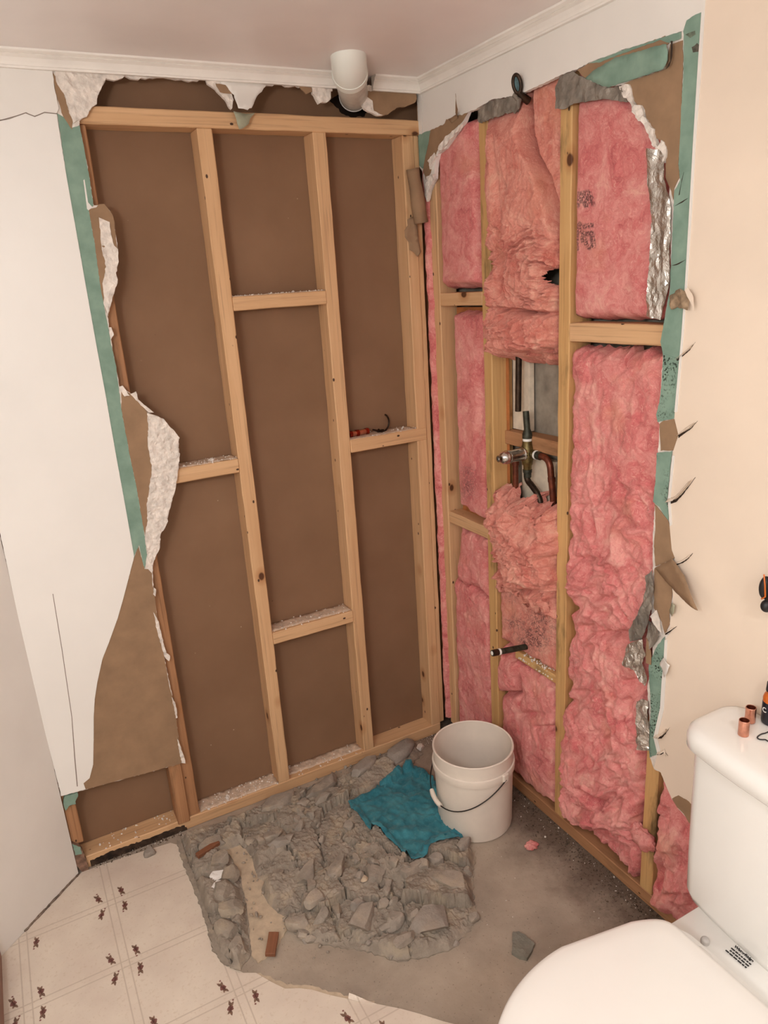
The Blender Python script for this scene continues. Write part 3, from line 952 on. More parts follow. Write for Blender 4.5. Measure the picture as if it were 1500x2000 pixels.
# vapour foil along the top
sheet('foil_sheet', 'R', [(932, 216), (948, 204), (961, 196), (993, 190), (1012, 188), (1012, 218), (988, 222), (960, 232), (940, 240), (934, 238)], 0.001, 0.002, 'grey_foil', WR, jag=0.0015, res=0.008, hf=lambda a, b, u, v: 0.003 * fbm(a * 50, b * 50, 3, 4))
sheet('foil_sheet', 'R', [(1083, 173), (1093, 150), (1117, 140), (1143, 153), (1187, 172), (1213, 167), (1227, 200), (1205, 197), (1183, 193), (1150, 198), (1117, 203), (1103, 213), (1085, 213)], 0.001, 0.002, 'grey_foil', WR, jag=0.001, res=0.008, hf=lambda a, b, u, v: 0.004 * fbm(a * 40, b * 40, 3, 5))
sheet('green_paper_face', 'R', [(1335, 60), (1340, 40), (1370, 22), (1366, 75), (1363, 123), (1353, 283), (1345, 427), (1338, 550), (1330, 663), (1317, 817), (1284, 824), (1282, 810), (1290, 774), (1293, 734), (1295, 697), (1290, 667), (1297, 627), (1308, 567), (1310, 520), (1315, 417), (1317, 373), (1328, 353), (1325, 320), (1328, 267), (1330, 217), (1335, 140)], 0.0012, 0.001, 'green', WR, jag=0.0006)
sheet('mould_spotted_paper', 'R', [(1296, 690), (1328, 702), (1318, 812), (1285, 822), (1284, 812), (1291, 774), (1294, 734)], 0.0016, 0.0004, 'green_mould', WR)
sheet('mould_spotted_paper', 'R', [(1283, 884), (1312, 882), (1303, 977), (1308, 980), (1305, 1017), (1287, 990), (1275, 980), (1280, 940)], 0.0014, 0.001, 'green_mould', WR, jag=0.0006)
sheet('brown_paper_layer', 'R', [(1288, 827), (1296, 822), (1317, 818), (1325, 850), (1321, 862), (1315, 880), (1290, 880)], 0.0018, 0.001, 'brown_paper', WR, jag=0.0008)
sheet('brown_paper_layer', 'R', [(1308, 87), (1333, 78), (1334, 133), (1332, 167), (1329, 257), (1325, 320), (1327, 347), (1317, 367), (1315, 392), (1309, 367), (1299, 347), (1302, 287), (1290, 273), (1280, 270), (1277, 253), (1263, 230), (1257, 207), (1245, 205), (1234, 193), (1230, 165), (1217, 163), (1300, 135)], 0.0008, 0.0008, 'brown_paper', WR, jag=0.0008)
sheet('brown_paper_layer', 'R', [(1127, 137), (1150, 124), (1217, 99), (1300, 70), (1308, 85), (1290, 91), (1200, 114), (1160, 138), (1143, 153)], 0.0008, 0.0008, 'brown_paper', WR, jag=0.0008)
sheet('green_paper_face', 'R', [(1143, 153), (1160, 137), (1200, 113), (1290, 90), (1306, 86), (1309, 100), (1310, 117), (1300, 135), (1265, 147), (1230, 157), (1190, 170), (1175, 168)], 0.004, 0.0015, 'green', WR, jag=0.0008, res=0.012, hf=lambda a, b, u, v: 0.008 * sstep(1200, 1310, u), smooth=True)
sheet('green_paper_face', 'R', [(1150, 123), (1217, 98), (1310, 68), (1330, 62), (1330, 75), (1306, 84), (1290, 78), (1217, 104), (1170, 122)], 0.0016, 0.0006, 'green', WR, jag=0.0006)
sheet('torn_gypsum', 'R', [(1210, 170), (1219, 164), (1230, 163), (1234, 187), (1240, 205), (1253, 206), (1258, 227), (1267, 240), (1277, 253), (1280, 273), (1287, 287), (1293, 273), (1302, 287), (1302, 307), (1297, 317), (1293, 295), (1283, 290), (1273, 283), (1267, 263), (1253, 237), (1240, 230), (1230, 200), (1217, 187)], 0.003, 0.01, 'gypsum', WR, jag=0.0016, step=0.005, res=0.005, hf=gy(14, 0.003))
sheet('brown_paper_layer', 'R', [(1279, 985), (1287, 994), (1305, 1017), (1310, 1034), (1312, 1074), (1318, 1090), (1300, 1098), (1280, 1107), (1277, 1067), (1280, 1034)], 0.002, 0.001, 'brown_paper', WR, jag=0.0008)
sheet('brown_paper_layer', 'R', [(1278, 1110), (1303, 1134), (1313, 1147), (1312, 1170), (1307, 1200), (1308, 1217), (1299, 1240), (1292, 1214), (1277, 1187)], 0.002, 0.001, 'brown_paper', WR, jag=0.0008)
sheet('hanging_flap', 'R', [(1278, 1109), (1300, 1099), (1317, 1090), (1335, 1106), (1350, 1120), (1360, 1140), (1372, 1165), (1382, 1185), (1370, 1180), (1327, 1154), (1300, 1134)], 0.006, 0.0012, 'brown_paper', WR, jag=0.0006, res=0.012, hf=lambda a, b, u, v: 0.03 * sstep(1285, 1385, u), smooth=True)
# lower foil tatters
fo = lambda s, k: (lambda a, b, u, v: k + 0.006 * fbm(a * 26, b * 18, 2, s) + 0.006 * np.abs(perlin(a * 70 + b * 30, b * 24, s)))
sheet('foil_sheet', 'R', [(1265, 1124), (1277, 1114), (1279, 1150), (1277, 1187), (1267, 1220), (1257, 1247), (1245, 1250), (1233, 1252), (1230, 1230), (1240, 1212), (1250, 1200), (1260, 1167)], 0.006, 0.001, 'grey_foil', WR, jag=0.001, res=0.005, hf=fo(21, 0.004))
sheet('foil_sheet', 'R', [(1230, 1257), (1245, 1250), (1258, 1248), (1262, 1277), (1256, 1294), (1267, 1320), (1265, 1338), (1253, 1330), (1240, 1308), (1220, 1297), (1226, 1270)], 0.008, 0.001, 'foil', WR, jag=0.001, res=0.005, hf=fo(22, 0.006))
sheet('foil_sheet', 'R', [(1267, 1214), (1278, 1218), (1292, 1240), (1280, 1258), (1270, 1268), (1264, 1245)], 0.006, 0.001, 'grey_foil', WR, jag=0.001, res=0.005, hf=fo(23, 0.002))
sheet('foil_sheet', 'R', [(1246, 1370), (1256, 1364), (1267, 1370), (1268, 1410), (1267, 1466), (1256, 1464), (1247, 1463), (1248, 1440), (1245, 1416)], 0.006, 0.001, 'foil', WR, jag=0.001, res=0.005, hf=fo(24, 0.003))
sheet('foil_sheet', 'R', [(1265, 290), (1292, 292), (1297, 310), (1299, 345), (1306, 375), (1313, 415), (1310, 470), (1309, 520), (1306, 565), (1297, 600), (1292, 624), (1282, 622), (1264, 618), (1263, 590), (1268, 540), (1272, 480), (1273, 420), (1266, 360), (1264, 320)], 0.004, 0.001, 'foil', WR, jag=0.0008, res=0.006, hf=lambda a, b, u, v: 0.008 * np.abs(perlin(a * 30 + 1.2 * b, b * 4.0, 31)) + 0.005 * np.abs(perlin(a * 62 - b * 14, b * 16, 33)) + 0.002 * fbm(a * 40, b * 20, 3, 7))
sheet('green_mould_face', 'R', [(1280, 1267), (1298, 1242), (1299, 1290), (1293, 1333), (1290, 1383), (1278, 1440), (1284, 1473), (1268, 1480), (1268, 1450), (1271, 1383), (1268, 1333), (1267, 1300)], 0.0012, 0.001, 'green_mould', WR, jag=0.001)
sheet('torn_gypsum', 'R', [(1270, 1204), (1280, 1192), (1287, 1215), (1290, 1235), (1280, 1225)], 0.008, 0.004, 'gypsum', WR, jag=0.001)
sheet('brown_paper_layer', 'R', [(1312, 1560), (1325, 1553), (1345, 1565), (1354, 1577), (1354, 1618), (1345, 1605), (1335, 1590), (1322, 1576)], 0.003, 0.003, 'brown_paper', WR, jag=0.001)
sheet('brown_paper_layer', 'R', [(1262, 1245), (1268, 1255), (1272, 1285), (1272, 1300), (1262, 1295), (1261, 1275)], 0.006, 0.001, 'brown_paper', WR, jag=0.001)
# curled paint tears along the edge of the cream face
def tear(pts, wdt, lift):
    """a slit in the paint with one lip raised; pts: centre line in pixels from the root to the tip"""
    n = len(pts)
    wdt *= 0.62
    up = [(p[0], p[1] - wdt * (1 - k / (n - 1)) * 0.5) for k, p in enumerate(pts)]
    dn = [(p[0], p[1] + wdt * (1 - k / (n - 1)) * 0.5 + 0.6) for k, p in enumerate(pts)]
    sheet('paint_tear', 'R', up + dn[::-1], 0.0031, 0.0004, 'crack', WR, jag=0.0004, step=0.004)
    lip = [(p[0] + 1, p[1] - wdt * 0.3 * (1 - k / (n - 1))) for k, p in enumerate(pts)]
    top = [(p[0] + (3 if k == 0 else -1), p[1] - wdt * 1.1 - 1.5) for k, p in enumerate(pts[:-1])]
    u0, u1 = pts[0][1], pts[-1][1]
    sheet('curled_paint_lip', 'R', lip + top[::-1], 0.0032, 0.0005, 'paint_cream', WR, res=0.006, hf=lambda a, b, u, v: lift * np.clip(1 - np.abs(np.interp(u, [p[0] for p in pts], [p[1] for p in pts]) - v) / (wdt * 1.1 + 1.5), 0, 1) ** 2, smooth=True)


tear([(1322, 703), (1335, 693), (1347, 683), (1358, 668)], 5, 0.010)
tear([(1325, 852), (1338, 844), (1350, 836), (1362, 822)], 8, 0.012)
tear([(1303, 982), (1320, 978), (1332, 966), (1345, 950), (1358, 932)], 11, 0.014)
tear([(1320, 1102), (1334, 1098), (1345, 1090), (1353, 1080)], 5, 0.010)
tear([(1300, 1238), (1311, 1231), (1322, 1223)], 5, 0.008)
tear([(1280, 1440), (1292, 1440), (1300, 1432), (1308, 1420)], 8, 0.016)
tear([(1284, 1472), (1292, 1472), (1298, 1468), (1304, 1475)], 6, 0.010)
sheet('curled_paper', 'R', [(1306, 580), (1322, 567), (1340, 562), (1352, 575), (1355, 606), (1340, 602), (1327, 600), (1312, 603)], 0.004, 0.001, flat('drab_torn_paper', (150, 128, 104), 0.9, 0.2, var=0.3, scale=60), WR, jag=0.002, res=0.006, hf=lambda a, b, u, v: 0.014 * sstep(1306, 1352, u) + 0.008 * fbm(a * 60, b * 60, 3, 3), smooth=True)
sheet('curled_paper', 'R', [(1336, 566), (1343, 561), (1354, 580), (1355, 606), (1348, 590)], 0.022, 0.001, 'paint_cream', WR, jag=0.0008)
sheet('curled_paper', 'R', [(1288, 1297), (1296, 1284), (1316, 1296), (1310, 1312), (1300, 1322), (1294, 1305)], 0.006, 0.001, 'paint_white', WR, jag=0.0012, res=0.006, hf=lambda a, b, u, v: 0.014 * sstep(1288, 1316, u), smooth=True)
sheet('curled_paper', 'R', [(1307, 1195), (1314, 1175), (1326, 1180), (1322, 1195), (1315, 1203)], 0.006, 0.001, 'grey_paper', WR, jag=0.0012, res=0.006, hf=lambda a, b, u, v: 0.012 * sstep(1307, 1326, u), smooth=True)
sheet('nail_tear', 'R', [(1350, 92), (1362, 84), (1369, 90), (1366, 100), (1354, 102)], 0.0018, 0.0008, flat('grey_smudge', (96, 92, 82), 0.9, 0.1, var=0.3, scale=90), WR, jag=0.001)
sheet('nail_tear', 'R', [(1337, 68), (1347, 64), (1357, 60), (1359, 68), (1348, 74)], 0.0016, 0.0006, flat('grey_green_smudge', (104, 112, 98), 0.9, 0.1, var=0.3, scale=90), WR, jag=0.001)
for q in ([(1325, 383), (1332, 350), (1335, 338), (1331, 352), (1327, 380)], [(1318, 402), (1332, 393), (1345, 386), (1332, 396)], [(1311, 519), (1322, 515), (1338, 508), (1322, 518)]):
    sheet('paper_crease', 'R', q, 0.0018, 0.0006, 'crack', WR, jag=0.0003)
for q in ([(1310, 80), (1314, 78), (1313, 110), (1308, 128), (1300, 136), (1309, 118)],):
    sheet('paper_crease', 'R', q, 0.013, 0.0006, 'crack', WR, jag=0.0004)

# ---- cornice
def crown(name, p0, p1, inward):
    prof = [(0, 0), (.008, 0), (.009, .004), (.0068, .0062), (.009, .012), (.013, .0195), (.0195, .0240), (.0178, .0262), (.0225, .0285), (.0255, .0305), (.0265, .0345), (0, .0345)]
    bm = bmesh.new()
    p0, p1, inw = Vector(p0), Vector(p1), Vector(inward)
    n = max(1, int((p1 - p0).length / 0.08))
    rings = []
    for k in range(n + 1):
        c = p0.lerp(p1, k / n)
        rings.append([bm.verts.new(c + inw * (d + 0.0) + Vector((0, 0, z + rnd.uniform(-.0004, .0004)))) for d, z in prof])
    m_ = len(prof)
    for a, b in zip(rings, rings[1:]):
        for k in range(m_):
            bm.faces.new((a[k], a[(k + 1) % m_], b[(k + 1) % m_], b[k]))
    bm.faces.new(rings[0])
    bm.faces.new(rings[-1][::-1])
    return link(name, from_bm(name, bm), 'crown', None, **STRUCT)


crown('trim_1', (-1.30, -0.0045, CZ - 0.0345), (-0.242, -0.0045, CZ - 0.0345), (0, -1, 0))
crown('trim_2', (-0.152, -0.0045, CZ - 0.0345), (-0.001, -0.0045, CZ - 0.0345), (0, -1, 0))
crown('trim_3', (-0.0005, -0.0005, CZ - 0.0345), (-0.0005, -3.1, CZ - 0.0345), (-1, 0, 0))
crown('trim_4', (a0[0] - nv[0] * .004, a0[1] - nv[1] * .004, CZ - 0.0345), (far[0], far[1], CZ - 0.0345), (-nv[0], -nv[1], 0))
# corner bead of the upper inside corner
sheet('corner_bead', 'R', [(812, 176), (822, 176), (824, 200), (824, 262), (818, 262), (816, 215)], 0.002, 0.001, 'paint_white', WR, jag=0.0006)

# ---- vinyl sheet over the slab
VIN = [(-1.243, -0.006), (-1.2, -0.005)]
vpx = [(177, 1697), (230, 1678), (290, 1659), (333, 1646), (347, 1650), (358, 1685), (370, 1716), (386, 1755), (400, 1793), (413, 1850), (433, 1880), (450, 1893), (467, 1900), (500, 1900), (527, 1916), (557, 1931), (585, 1930), (610, 1933), (643, 1943), (680, 1951), (733, 1960), (783, 1970), (820, 1980), (867, 1995), (900, 2003)]
vw = [tuple(un(a, b, 2, 0.004)[:2]) for a, b in vpx]
vw = vw + [(-0.52, -0.98), (-0.2, -1.06), (-0.02, -1.1), (-0.02, -3.1), (-1.93, -3.1), (-1.93, -0.62), (-1.447, -0.19)]
vin = sheet('vinyl_sheet', 'F', [tuple(un(160, 1703, 2, 0.004)[:2])] + vw, 0.004, 0.0035, 'vinyl', floor, world2d=True)
# torn backing left along its cut
def along(px, wdt, nm, mat, d, th, parent, jag=0.002):
    a = [(x - wdt * 0.2, y) for x, y in px]
    b = [(x + wdt * (0.6 + 0.5 * rnd.random()), y + wdt * .1) for x, y in px]
    sheet(nm, 'F', a + b[::-1], d, th, mat, parent, jag=jag, step=0.008)


along(vpx[4:13], 9, 'torn_vinyl_backing', 'vinyl_edge', 0.0015, 0.001, floor)
sheet('torn_vinyl_backing', 'F', [(495, 1897), (527, 1908), (560, 1922), (610, 1925), (643, 1936), (680, 1945), (733, 1956), (733, 1964), (680, 1953), (610, 1937), (557, 1934), (527, 1919)], 0.0015, 0.001, 'sand', floor, jag=0.003, step=0.008)
sheet('curled_vinyl_lip', 'F', [(680, 1951), (682, 1943), (705, 1950), (735, 1960), (705, 1957)], 0.006, 0.002, 'vinyl', floor, res=0.006, hf=lambda a, b, u, v: 0.006 * sstep(1955, 1944, v))
# roses printed on the vinyl
def rose_mesh():
    rr = random.Random(2)
    vs, fs, mi = [], [], []

    def blob(cx, cy, r, n, wob, mat):
        b = len(vs)
        vs.append((cx, cy, 0))
        for k in range(n):
            a = 2 * math.pi * k / n
            q = r * (1 + wob * rr.uniform(-1, 1))
            vs.append((cx + q * math.cos(a), cy + q * math.sin(a), 0))
        for k in range(n):
            fs.append((b, b + 1 + k, b + 1 + (k + 1) % n))
            mi.append(mat)

    def leaf(x, y, a, L, W):
        b = len(vs)
        c, s = math.cos(a), math.sin(a)
        for t, w_ in ((0, .1), (.35, 1), (.7, .7), (1, .02)):
            vs.append((x + c * L * t - s * W * w_, y + s * L * t + c * W * w_, 0))
            vs.append((x + c * L * t + s * W * w_, y + s * L * t - c * W * w_, 0))
        for k in range(3):
            fs.append((b + 2 * k, b + 2 * k + 1, b + 2 * k + 3, b + 2 * k + 2))
            mi.append(1)
    for a in range(5):
        blob(0.0042 * math.cos(a * 1.257), 0.0036 * math.sin(a * 1.257), 0.0040, 8, .16, 0)
    blob(0, 0, 0.003, 7, .1, 0)
    for a, L, x in ((2.7, .013, -.005), (3.5, .016, -.005)):
        leaf(x, 0, a, L, 0.0034)
    for a, L, x in ((-0.6, .011, .005), (0.3, .014, .005)):
        leaf(x, 0.001, a, L, 0.0032)
    blob(-0.020, 0.004, 0.0024, 6, .2, 0)
    me = mesh('rose_print', vs, fs)
    me.materials.append(MAT['rose'])
    me.materials.append(MAT['leaf'])
    me.polygons.foreach_set('material_index', mi)
    return me


RM = rose_mesh()
from mathutils.geometry import intersect_point_tri_2d
def in_poly(x, y, P):
    c = False
    n = len(P)
    for k in range(n):
        (xa, ya), (xb, yb) = P[k], P[(k + 1) % n]
        if (ya > y) != (yb > y) and x < (xb - xa) * (y - ya) / (yb - ya) + xa:
            c = not c
    return c


for i in range(-2, 5):
    for j in range(-1, 9):
        nx, ny = -1.177 + i * 0.2175, -0.16 - j * 0.2175
        for q in range(4):
            a = math.pi / 4 + q * math.pi / 2
            x, y = nx + 0.042 * math.cos(a), ny + 0.042 * math.sin(a)
            if y < -1.45 or not in_poly(x, y, vw) or in_poly(x, y, [(-2, -0.7), (-1.443, -0.17), (-1.245, 0.02), (-1.245, 1), (-2, 1)]):
                continue
            ex = [in_poly(x + dx, y + dy, vw) for dx, dy in ((.02, 0), (-.02, 0), (0, .02), (0, -.02))]
            if not all(ex):
                continue
            o = link('rose_print', RM, None, floor)
            o.location = (x, y, 0.0043)
            o.rotation_euler = (0, 0, a + (0.9, 2.6, 0.4, 2.2)[q])
# sandy strip and the rim of the cut slab
sheet('sandy_mortar_patch', 'F', [(440, 1658), (468, 1650), (490, 1668), (505, 1705), (520, 1735), (545, 1762), (556, 1790), (560, 1815), (540, 1850), (505, 1880), (492, 1865), (488, 1820), (480, 1760), (470, 1710), (455, 1680)], 0.004, 0.004, 'sand', floor, jag=0.002, step=0.008)
along([(346, 1640), (358, 1680), (372, 1718), (390, 1762), (404, 1800), (418, 1855), (440, 1884)], 12, 'crumbling_slab_edge', 'rubble', 0.008, 0.008, floor, 0.003)

# ================================================================ PINK INSULATION
def batt(label, y0, y1, z0, z1, res=0.0032, bulge=0.004, amp=0.006, seed=1, mod=None, ink=None, top=None, ragged=0.004, rnd_=0.014, deep=0.05, base=XF + 0.006, sy=24, sz=15, group=None, name='insulation_batt', mat='pink', hole=None):
    """one loose batt in a stud bay: a height field over (y, z) with rounded, sunken borders"""
    n, m_ = max(4, int((y1 - y0) / res)), max(4, int((z1 - z0) / res))
    Y, Z = np.meshgrid(np.linspace(y0, y1, n), np.linspace(z0, z1, m_))
    dE = np.minimum(np.minimum(Y - y0, y1 - Y), np.minimum(Z - z0, z1 - Z))
    Yj = Y + ragged * fbm(Y * 22 + seed, Z * 17, 4, seed + 40, .6) * sstep(0.05, 0, dE)
    Zj = Z + ragged * 1.6 * fbm(Y * 24, Z * 20, 4, seed + 41, .6) * sstep(0.05, 0, np.minimum(Z - z0, z1 - Z))
    w1, w2 = fbm(Y * 12, Z * 9, 4, seed), fbm(Y * 12 + 5, Z * 9 + 9, 4, seed + 2)
    yy, zz = Y + 0.022 * w1, Z + 0.028 * w2
    nz = 0.55 * fbm(yy * sy * .6, zz * sz * .6, 4, seed + 5) + 0.4 * (ridged(yy * sy, zz * sz, 4, seed + 7) - 0.6) + 0.12 * ridged(yy * 120, zz * 80, 2, seed + 9)
    prof = 1 - np.exp(-(np.maximum(dE, 0) / rnd_) ** 1.2)
    h = bulge * prof + amp * nz * (0.35 + 0.65 * prof) - deep * (1 - prof) ** 2
    P0 = np.stack([np.full(Y.shape, XF), Yj, Zj], -1)
    U, V = pj(P0.reshape(-1, 3))
    U, V = U.reshape(Y.shape), V.reshape(Y.shape)
    if mod is not None:
        h = mod(h, U, V, Y, Z, nz)
    if top is not None:
        h = np.minimum(h, np.clip((V - np.interp(U, top[0], top[1])) * 0.0005, -0.01, 1) + 0.004)
    X = base - h
    verts = np.stack([X, Yj, Zj], -1).reshape(-1, 3)
    idx = np.arange(n * m_).reshape(m_, n)
    q = np.stack([idx[:-1, :-1], idx[1:, :-1], idx[1:, 1:], idx[:-1, 1:]], -1).reshape(-1, 4)
    if hole is not None:
        hm = hole(U, V)
        q = q[~(hm[:-1, :-1] & hm[1:, 1:]).reshape(-1)]
    me = bpy.data.meshes.new(name)
    me.vertices.add(len(verts))
    me.vertices.foreach_set('co', verts.ravel())
    me.loops.add(q.size)
    me.loops.foreach_set('vertex_index', q.ravel())
    me.polygons.add(len(q))
    me.polygons.foreach_set('loop_start', np.arange(0, q.size, 4))
    me.polygons.foreach_set('use_smooth', np.ones(len(q), bool))
    me.update()
    at = me.attributes.new('ink', 'FLOAT', 'POINT')
    if ink is not None:
        at.data.foreach_set('value', np.clip(ink(U, V), 0, 1).ravel().astype(np.float32))
    o = link(name, me, mat, None, label=label, category='insulation')
    o['group'] = group or 'pink insulation batts in the stud bays'
    return o


def blob(U, V, cu, cv, ru, rv, p=2.0):
    return np.exp(-((np.abs(U - cu) / ru) ** p + (np.abs(V - cv) / rv) ** p))


def stroke(U, V, a, b, wdt):
    ax_, ay = a
    bx, by = b
    t = np.clip(((U - ax_) * (bx - ax_) + (V - ay) * (by - ay)) / ((bx - ax_) ** 2 + (by - ay) ** 2 + 1e-9), 0, 1)
    d = np.hypot(U - ax_ - t * (bx - ax_), V - ay - t * (by - ay))
    return sstep(wdt, wdt * 0.55, d)


# narrow strip at the corner post
batt('narrow pink sliver of insulation squeezed into the wall corner', -0.007, 0.017, 0.05, 1.93, res=0.002, bulge=0.003, amp=0.004, seed=3, rnd_=0.004, deep=0.012, sy=40, base=XF - 0.009)
# bay between the corner stud and the second stud
def m_c1a(h, U, V, Y, Z, nz):
    h = h - 0.03 * sstep(300, 240, V + 0.9 * (U - 905)) * 0
    h = h + 0.010 * sstep(0, 1, (U - 855) / 40) * sstep(960, 930, U)
    h = h - 0.012 * blob(U, V, 925, 262, 9, 40)
    return h + 0.006 * blob(U, V, 905, 545, 40, 9) - 0.012 * blob(U, V, 900, 556, 40, 3.5)


batt('smooth pink batt in the first stud bay, above its upper blocking', -0.250, -0.040, 1.512, 1.93, bulge=0.006, amp=0.0035, seed=11, mod=m_c1a, ragged=0.002, top=([840, 850, 862, 885, 905, 945], [370, 320, 295, 270, 240, 235]))
batt('pink batt in the first stud bay between its two blocking pieces, smudged black low down', -0.252, -0.085, 0.845, 1.452, bulge=0.003, amp=0.0045, seed=13, ragged=0.003,
     mod=lambda h, U, V, Y, Z, nz: h - 0.03 * blob(U, V, 890, 993, 16, 5) - 0.015 * blob(U, V, 935, 760, 7, 90),
     ink=lambda U, V: 0.8 * blob(U, V, 912, 950, 16, 26) + .5 * blob(U, V, 912, 918, 12, 10) + .8 * blob(U, V, 890, 995, 16, 5))  # black smudges, and shade painted into the dent carved low down
batt('pink batt tuft in the first stud bay just under its lower blocking', -0.252, -0.050, 0.600, 0.800, bulge=0.004, amp=0.007, seed=17, ragged=0.01,
     mod=lambda h, U, V, Y, Z, nz: h - 0.03 * sstep(905, 880, U + 0.12 * (V - 1060)))
batt('long pink batt in the first stud bay standing behind the white bucket', -0.252, -0.040, 0.04, 0.612, bulge=0.004, amp=0.007, seed=19, ragged=0.01,
     mod=lambda h, U, V, Y, Z, nz: h - 0.02 * blob(U, V, 945, 1165, 5, 20) - 0.015 * blob(U, V, 880, 1130, 30, 6))


# bay of the shower valve
def m_c2a(h, U, V, Y, Z, nz):
    edge = np.interp(V, [150, 190, 250, 300, 340, 400, 450], [1023, 1023, 1024, 1037, 1056, 1074, 1084])
    left = sstep(2, -3, U - edge)
    top = sstep(470, 420, V)
    h = h + top * (0.018 * left - 0.016 * (1 - left))
    h = h - 0.07 * top * np.exp(-((U - edge - 3) / 5.0) ** 2) * (0.35 + 0.65 * sstep(330, 270, V))
    h = h - 0.012 * blob(U, V, 998, 366, 5, 12) - 0.010 * top * np.exp(-((U - 975 - 0.1 * (V - 300)) / 6.0) ** 2)
    cr = sstep(410, 480, V)
    wy, wz = Y + .02 * fbm(Y * 15, Z * 15, 3, 5), Z + .02 * fbm(Y * 15 + 4, Z * 15, 3, 6)
    rough = ridged(wy * 24, wz * 24, 3, 51) - .5
    r = np.hypot((U - 1066) * 0.92, (V - 530) * 0.86)
    roll = sstep(84, 70, r)
    lip = blob(U, V, 1020, 655, 66, 40, 3)
    h = h + cr * (1 - roll) * 0.016 * rough
    wob = 11 * fbm(Y * 13, Z * 13, 3, 61) + 2.5 * fbm(Y * 50, Z * 50, 2, 62)
    th = np.arctan2(V - 530, U - 1066)
    ph = (r + wob + 1.6 * th) / 8.5
    groove = np.abs(np.mod(ph, 1) - .5) * 2
    h = h + roll * (0.036 * np.cos(np.clip(r / 84, 0, 1) * 1.45) - (0.009 + .012 * np.clip(fbm(Y * 18, Z * 18, 2, 64), -.5, 1)) * (1 - sstep(0, .7, groove)) * sstep(6, 18, r) - 0.012 * (1 - sstep(0, .35, np.abs(np.mod(ph / 2.7, 1) - .5) * 2)) + 0.004 * fbm(Y * 60, Z * 60, 3, 63))
    h = h - 0.022 * blob(U, V, 984, 515, 9, 55) - 0.034 * np.exp(-((V - 607 - 0.10 * (U - 1020)) / 5.0) ** 2) * sstep(960, 985, U)
    h = h - 0.05 * blob(U, V, 1085, 541, 17, 19, 4) - 0.07 * blob(U, V, 1088, 600, 9, 10)
    h = h + 0.040 * lip + lip * 0.010 * (ridged(wy * 34, wz * 34, 3, 53) - .5) + 0.016 * blob(U, V, 975, 590, 20, 22) + 0.018 * blob(U, V, 965, 555, 14, 22) + 0.014 * blob(U, V, 1000, 470, 36, 24)
    h = h - 0.05 * sstep(672, 700, V + 9 * fbm(Y * 40, Z * 40, 3, 77) + .1 * (U - 1020))
    return h


batt('torn pink batt above the shower valve, folded into a rolled wad with a dark hole', -0.5555, -0.286, 1.318, 1.985, res=0.0018, mat='pink_aged', hole=lambda U, V: ((U - 1084) / 15) ** 2 + ((V - 541) / 17) ** 2 < 1 + .25 * perlin(U / 7, V / 7, 4), bulge=0.010, amp=0.007, seed=23, mod=m_c2a, ragged=0.010, deep=0.045, top=([930, 1000, 1030, 1090, 1100], [240, 214, 190, 176, 214]),
     ink=lambda U, V: 1.6 * blob(U, V, 1088, 541, 11, 14, 3) + .5 * blob(U, V, 1080, 690, 14, 12) + .35 * blob(U, V, 955, 545, 8, 14) + .4 * blob(U, V, 998, 366, 4, 8))  # darkens the hole and dents: shade painted into the colour


def m_c2b(h, U, V, Y, Z, nz):
    wy, wz = Y + .025 * fbm(Y * 13, Z * 13, 3, 15), Z + .025 * fbm(Y * 13 + 4, Z * 13, 3, 16)
    rough = ridged(wy * 19, wz * 19, 3, 71) - .5
    h = h + 0.020 * rough
    h = h + 0.040 * blob(U, V, 1000, 1010, 40, 32) + 0.03 * blob(U, V, 1072, 1030, 18, 60) + 0.038 * blob(U, V, 1040, 1075, 48, 40) + 0.03 * blob(U, V, 1050, 1128, 38, 22)
    h = h - 0.03 * blob(U, V, 1048, 1010, 8, 26) - 0.03 * blob(U, V, 985, 1108, 6, 22) - 0.03 * blob(U, V, 1030, 1150, 34, 6)
    # the notch where the pipes come through
    h = h - 0.10 * sstep(990, 960, V) * sstep(1030, 1045, U) * sstep(1085, 1075, U)
    return h


batt('bulging pink wad of insulation below the shower valve', -0.5555, -0.286, 0.655, 0.965, res=0.0024, mat='pink_aged', bulge=0.012, amp=0.009, seed=29, mod=m_c2b, ragged=0.016, deep=0.05)


def mould(U, V, spots):
    f = 0
    for (u, v, ru, rv, k) in spots:
        f = f + k * blob(U, V, u, v, ru, rv)
    return f


batt('flat pink batt peppered with black mould above the tub spout pipe', -0.5555, -0.286, 0.480, 0.690, mat='pink_aged', bulge=0.001, amp=0.006, seed=31, ragged=0.006,
     mod=lambda h, U, V, Y, Z, nz: h - 0.02 * blob(U, V, 1000, 1150, 30, 8),
     ink=lambda U, V: mould(U, V, [(1045, 1235, 34, 38, 1.0), (1000, 1218, 16, 14, .9), (1060, 1190, 24, 30, .7), (1035, 1255, 22, 14, 1.1), (995, 1165, 20, 16, .5)]) * (0.45 + 0.55 * sstep(-.1, .3, fbm(U / 9, V / 9, 3, 8))))


def m_c2d(h, U, V, Y, Z, nz):
    h = h + 0.016 * blob(U, V, 992, 1318, 22, 30, 4)
    h = h - 0.05 * blob(U, V, 993, 1356, 20, 4.5) - 0.05 * blob(U, V, 1013, 1345, 4, 22)
    h = h - 0.014 * blob(U, V, 1070, 1420, 26, 3) - 0.014 * blob(U, V, 1035, 1395, 30, 5)
    return h + 0.010 * blob(U, V, 1040, 1480, 40, 60)


batt('pink batt below the tub spout pipe, half behind the bucket', -0.5555, -0.286, 0.045, 0.466, bulge=0.004, amp=0.0075, seed=37, mod=m_c2d, ragged=0.01)


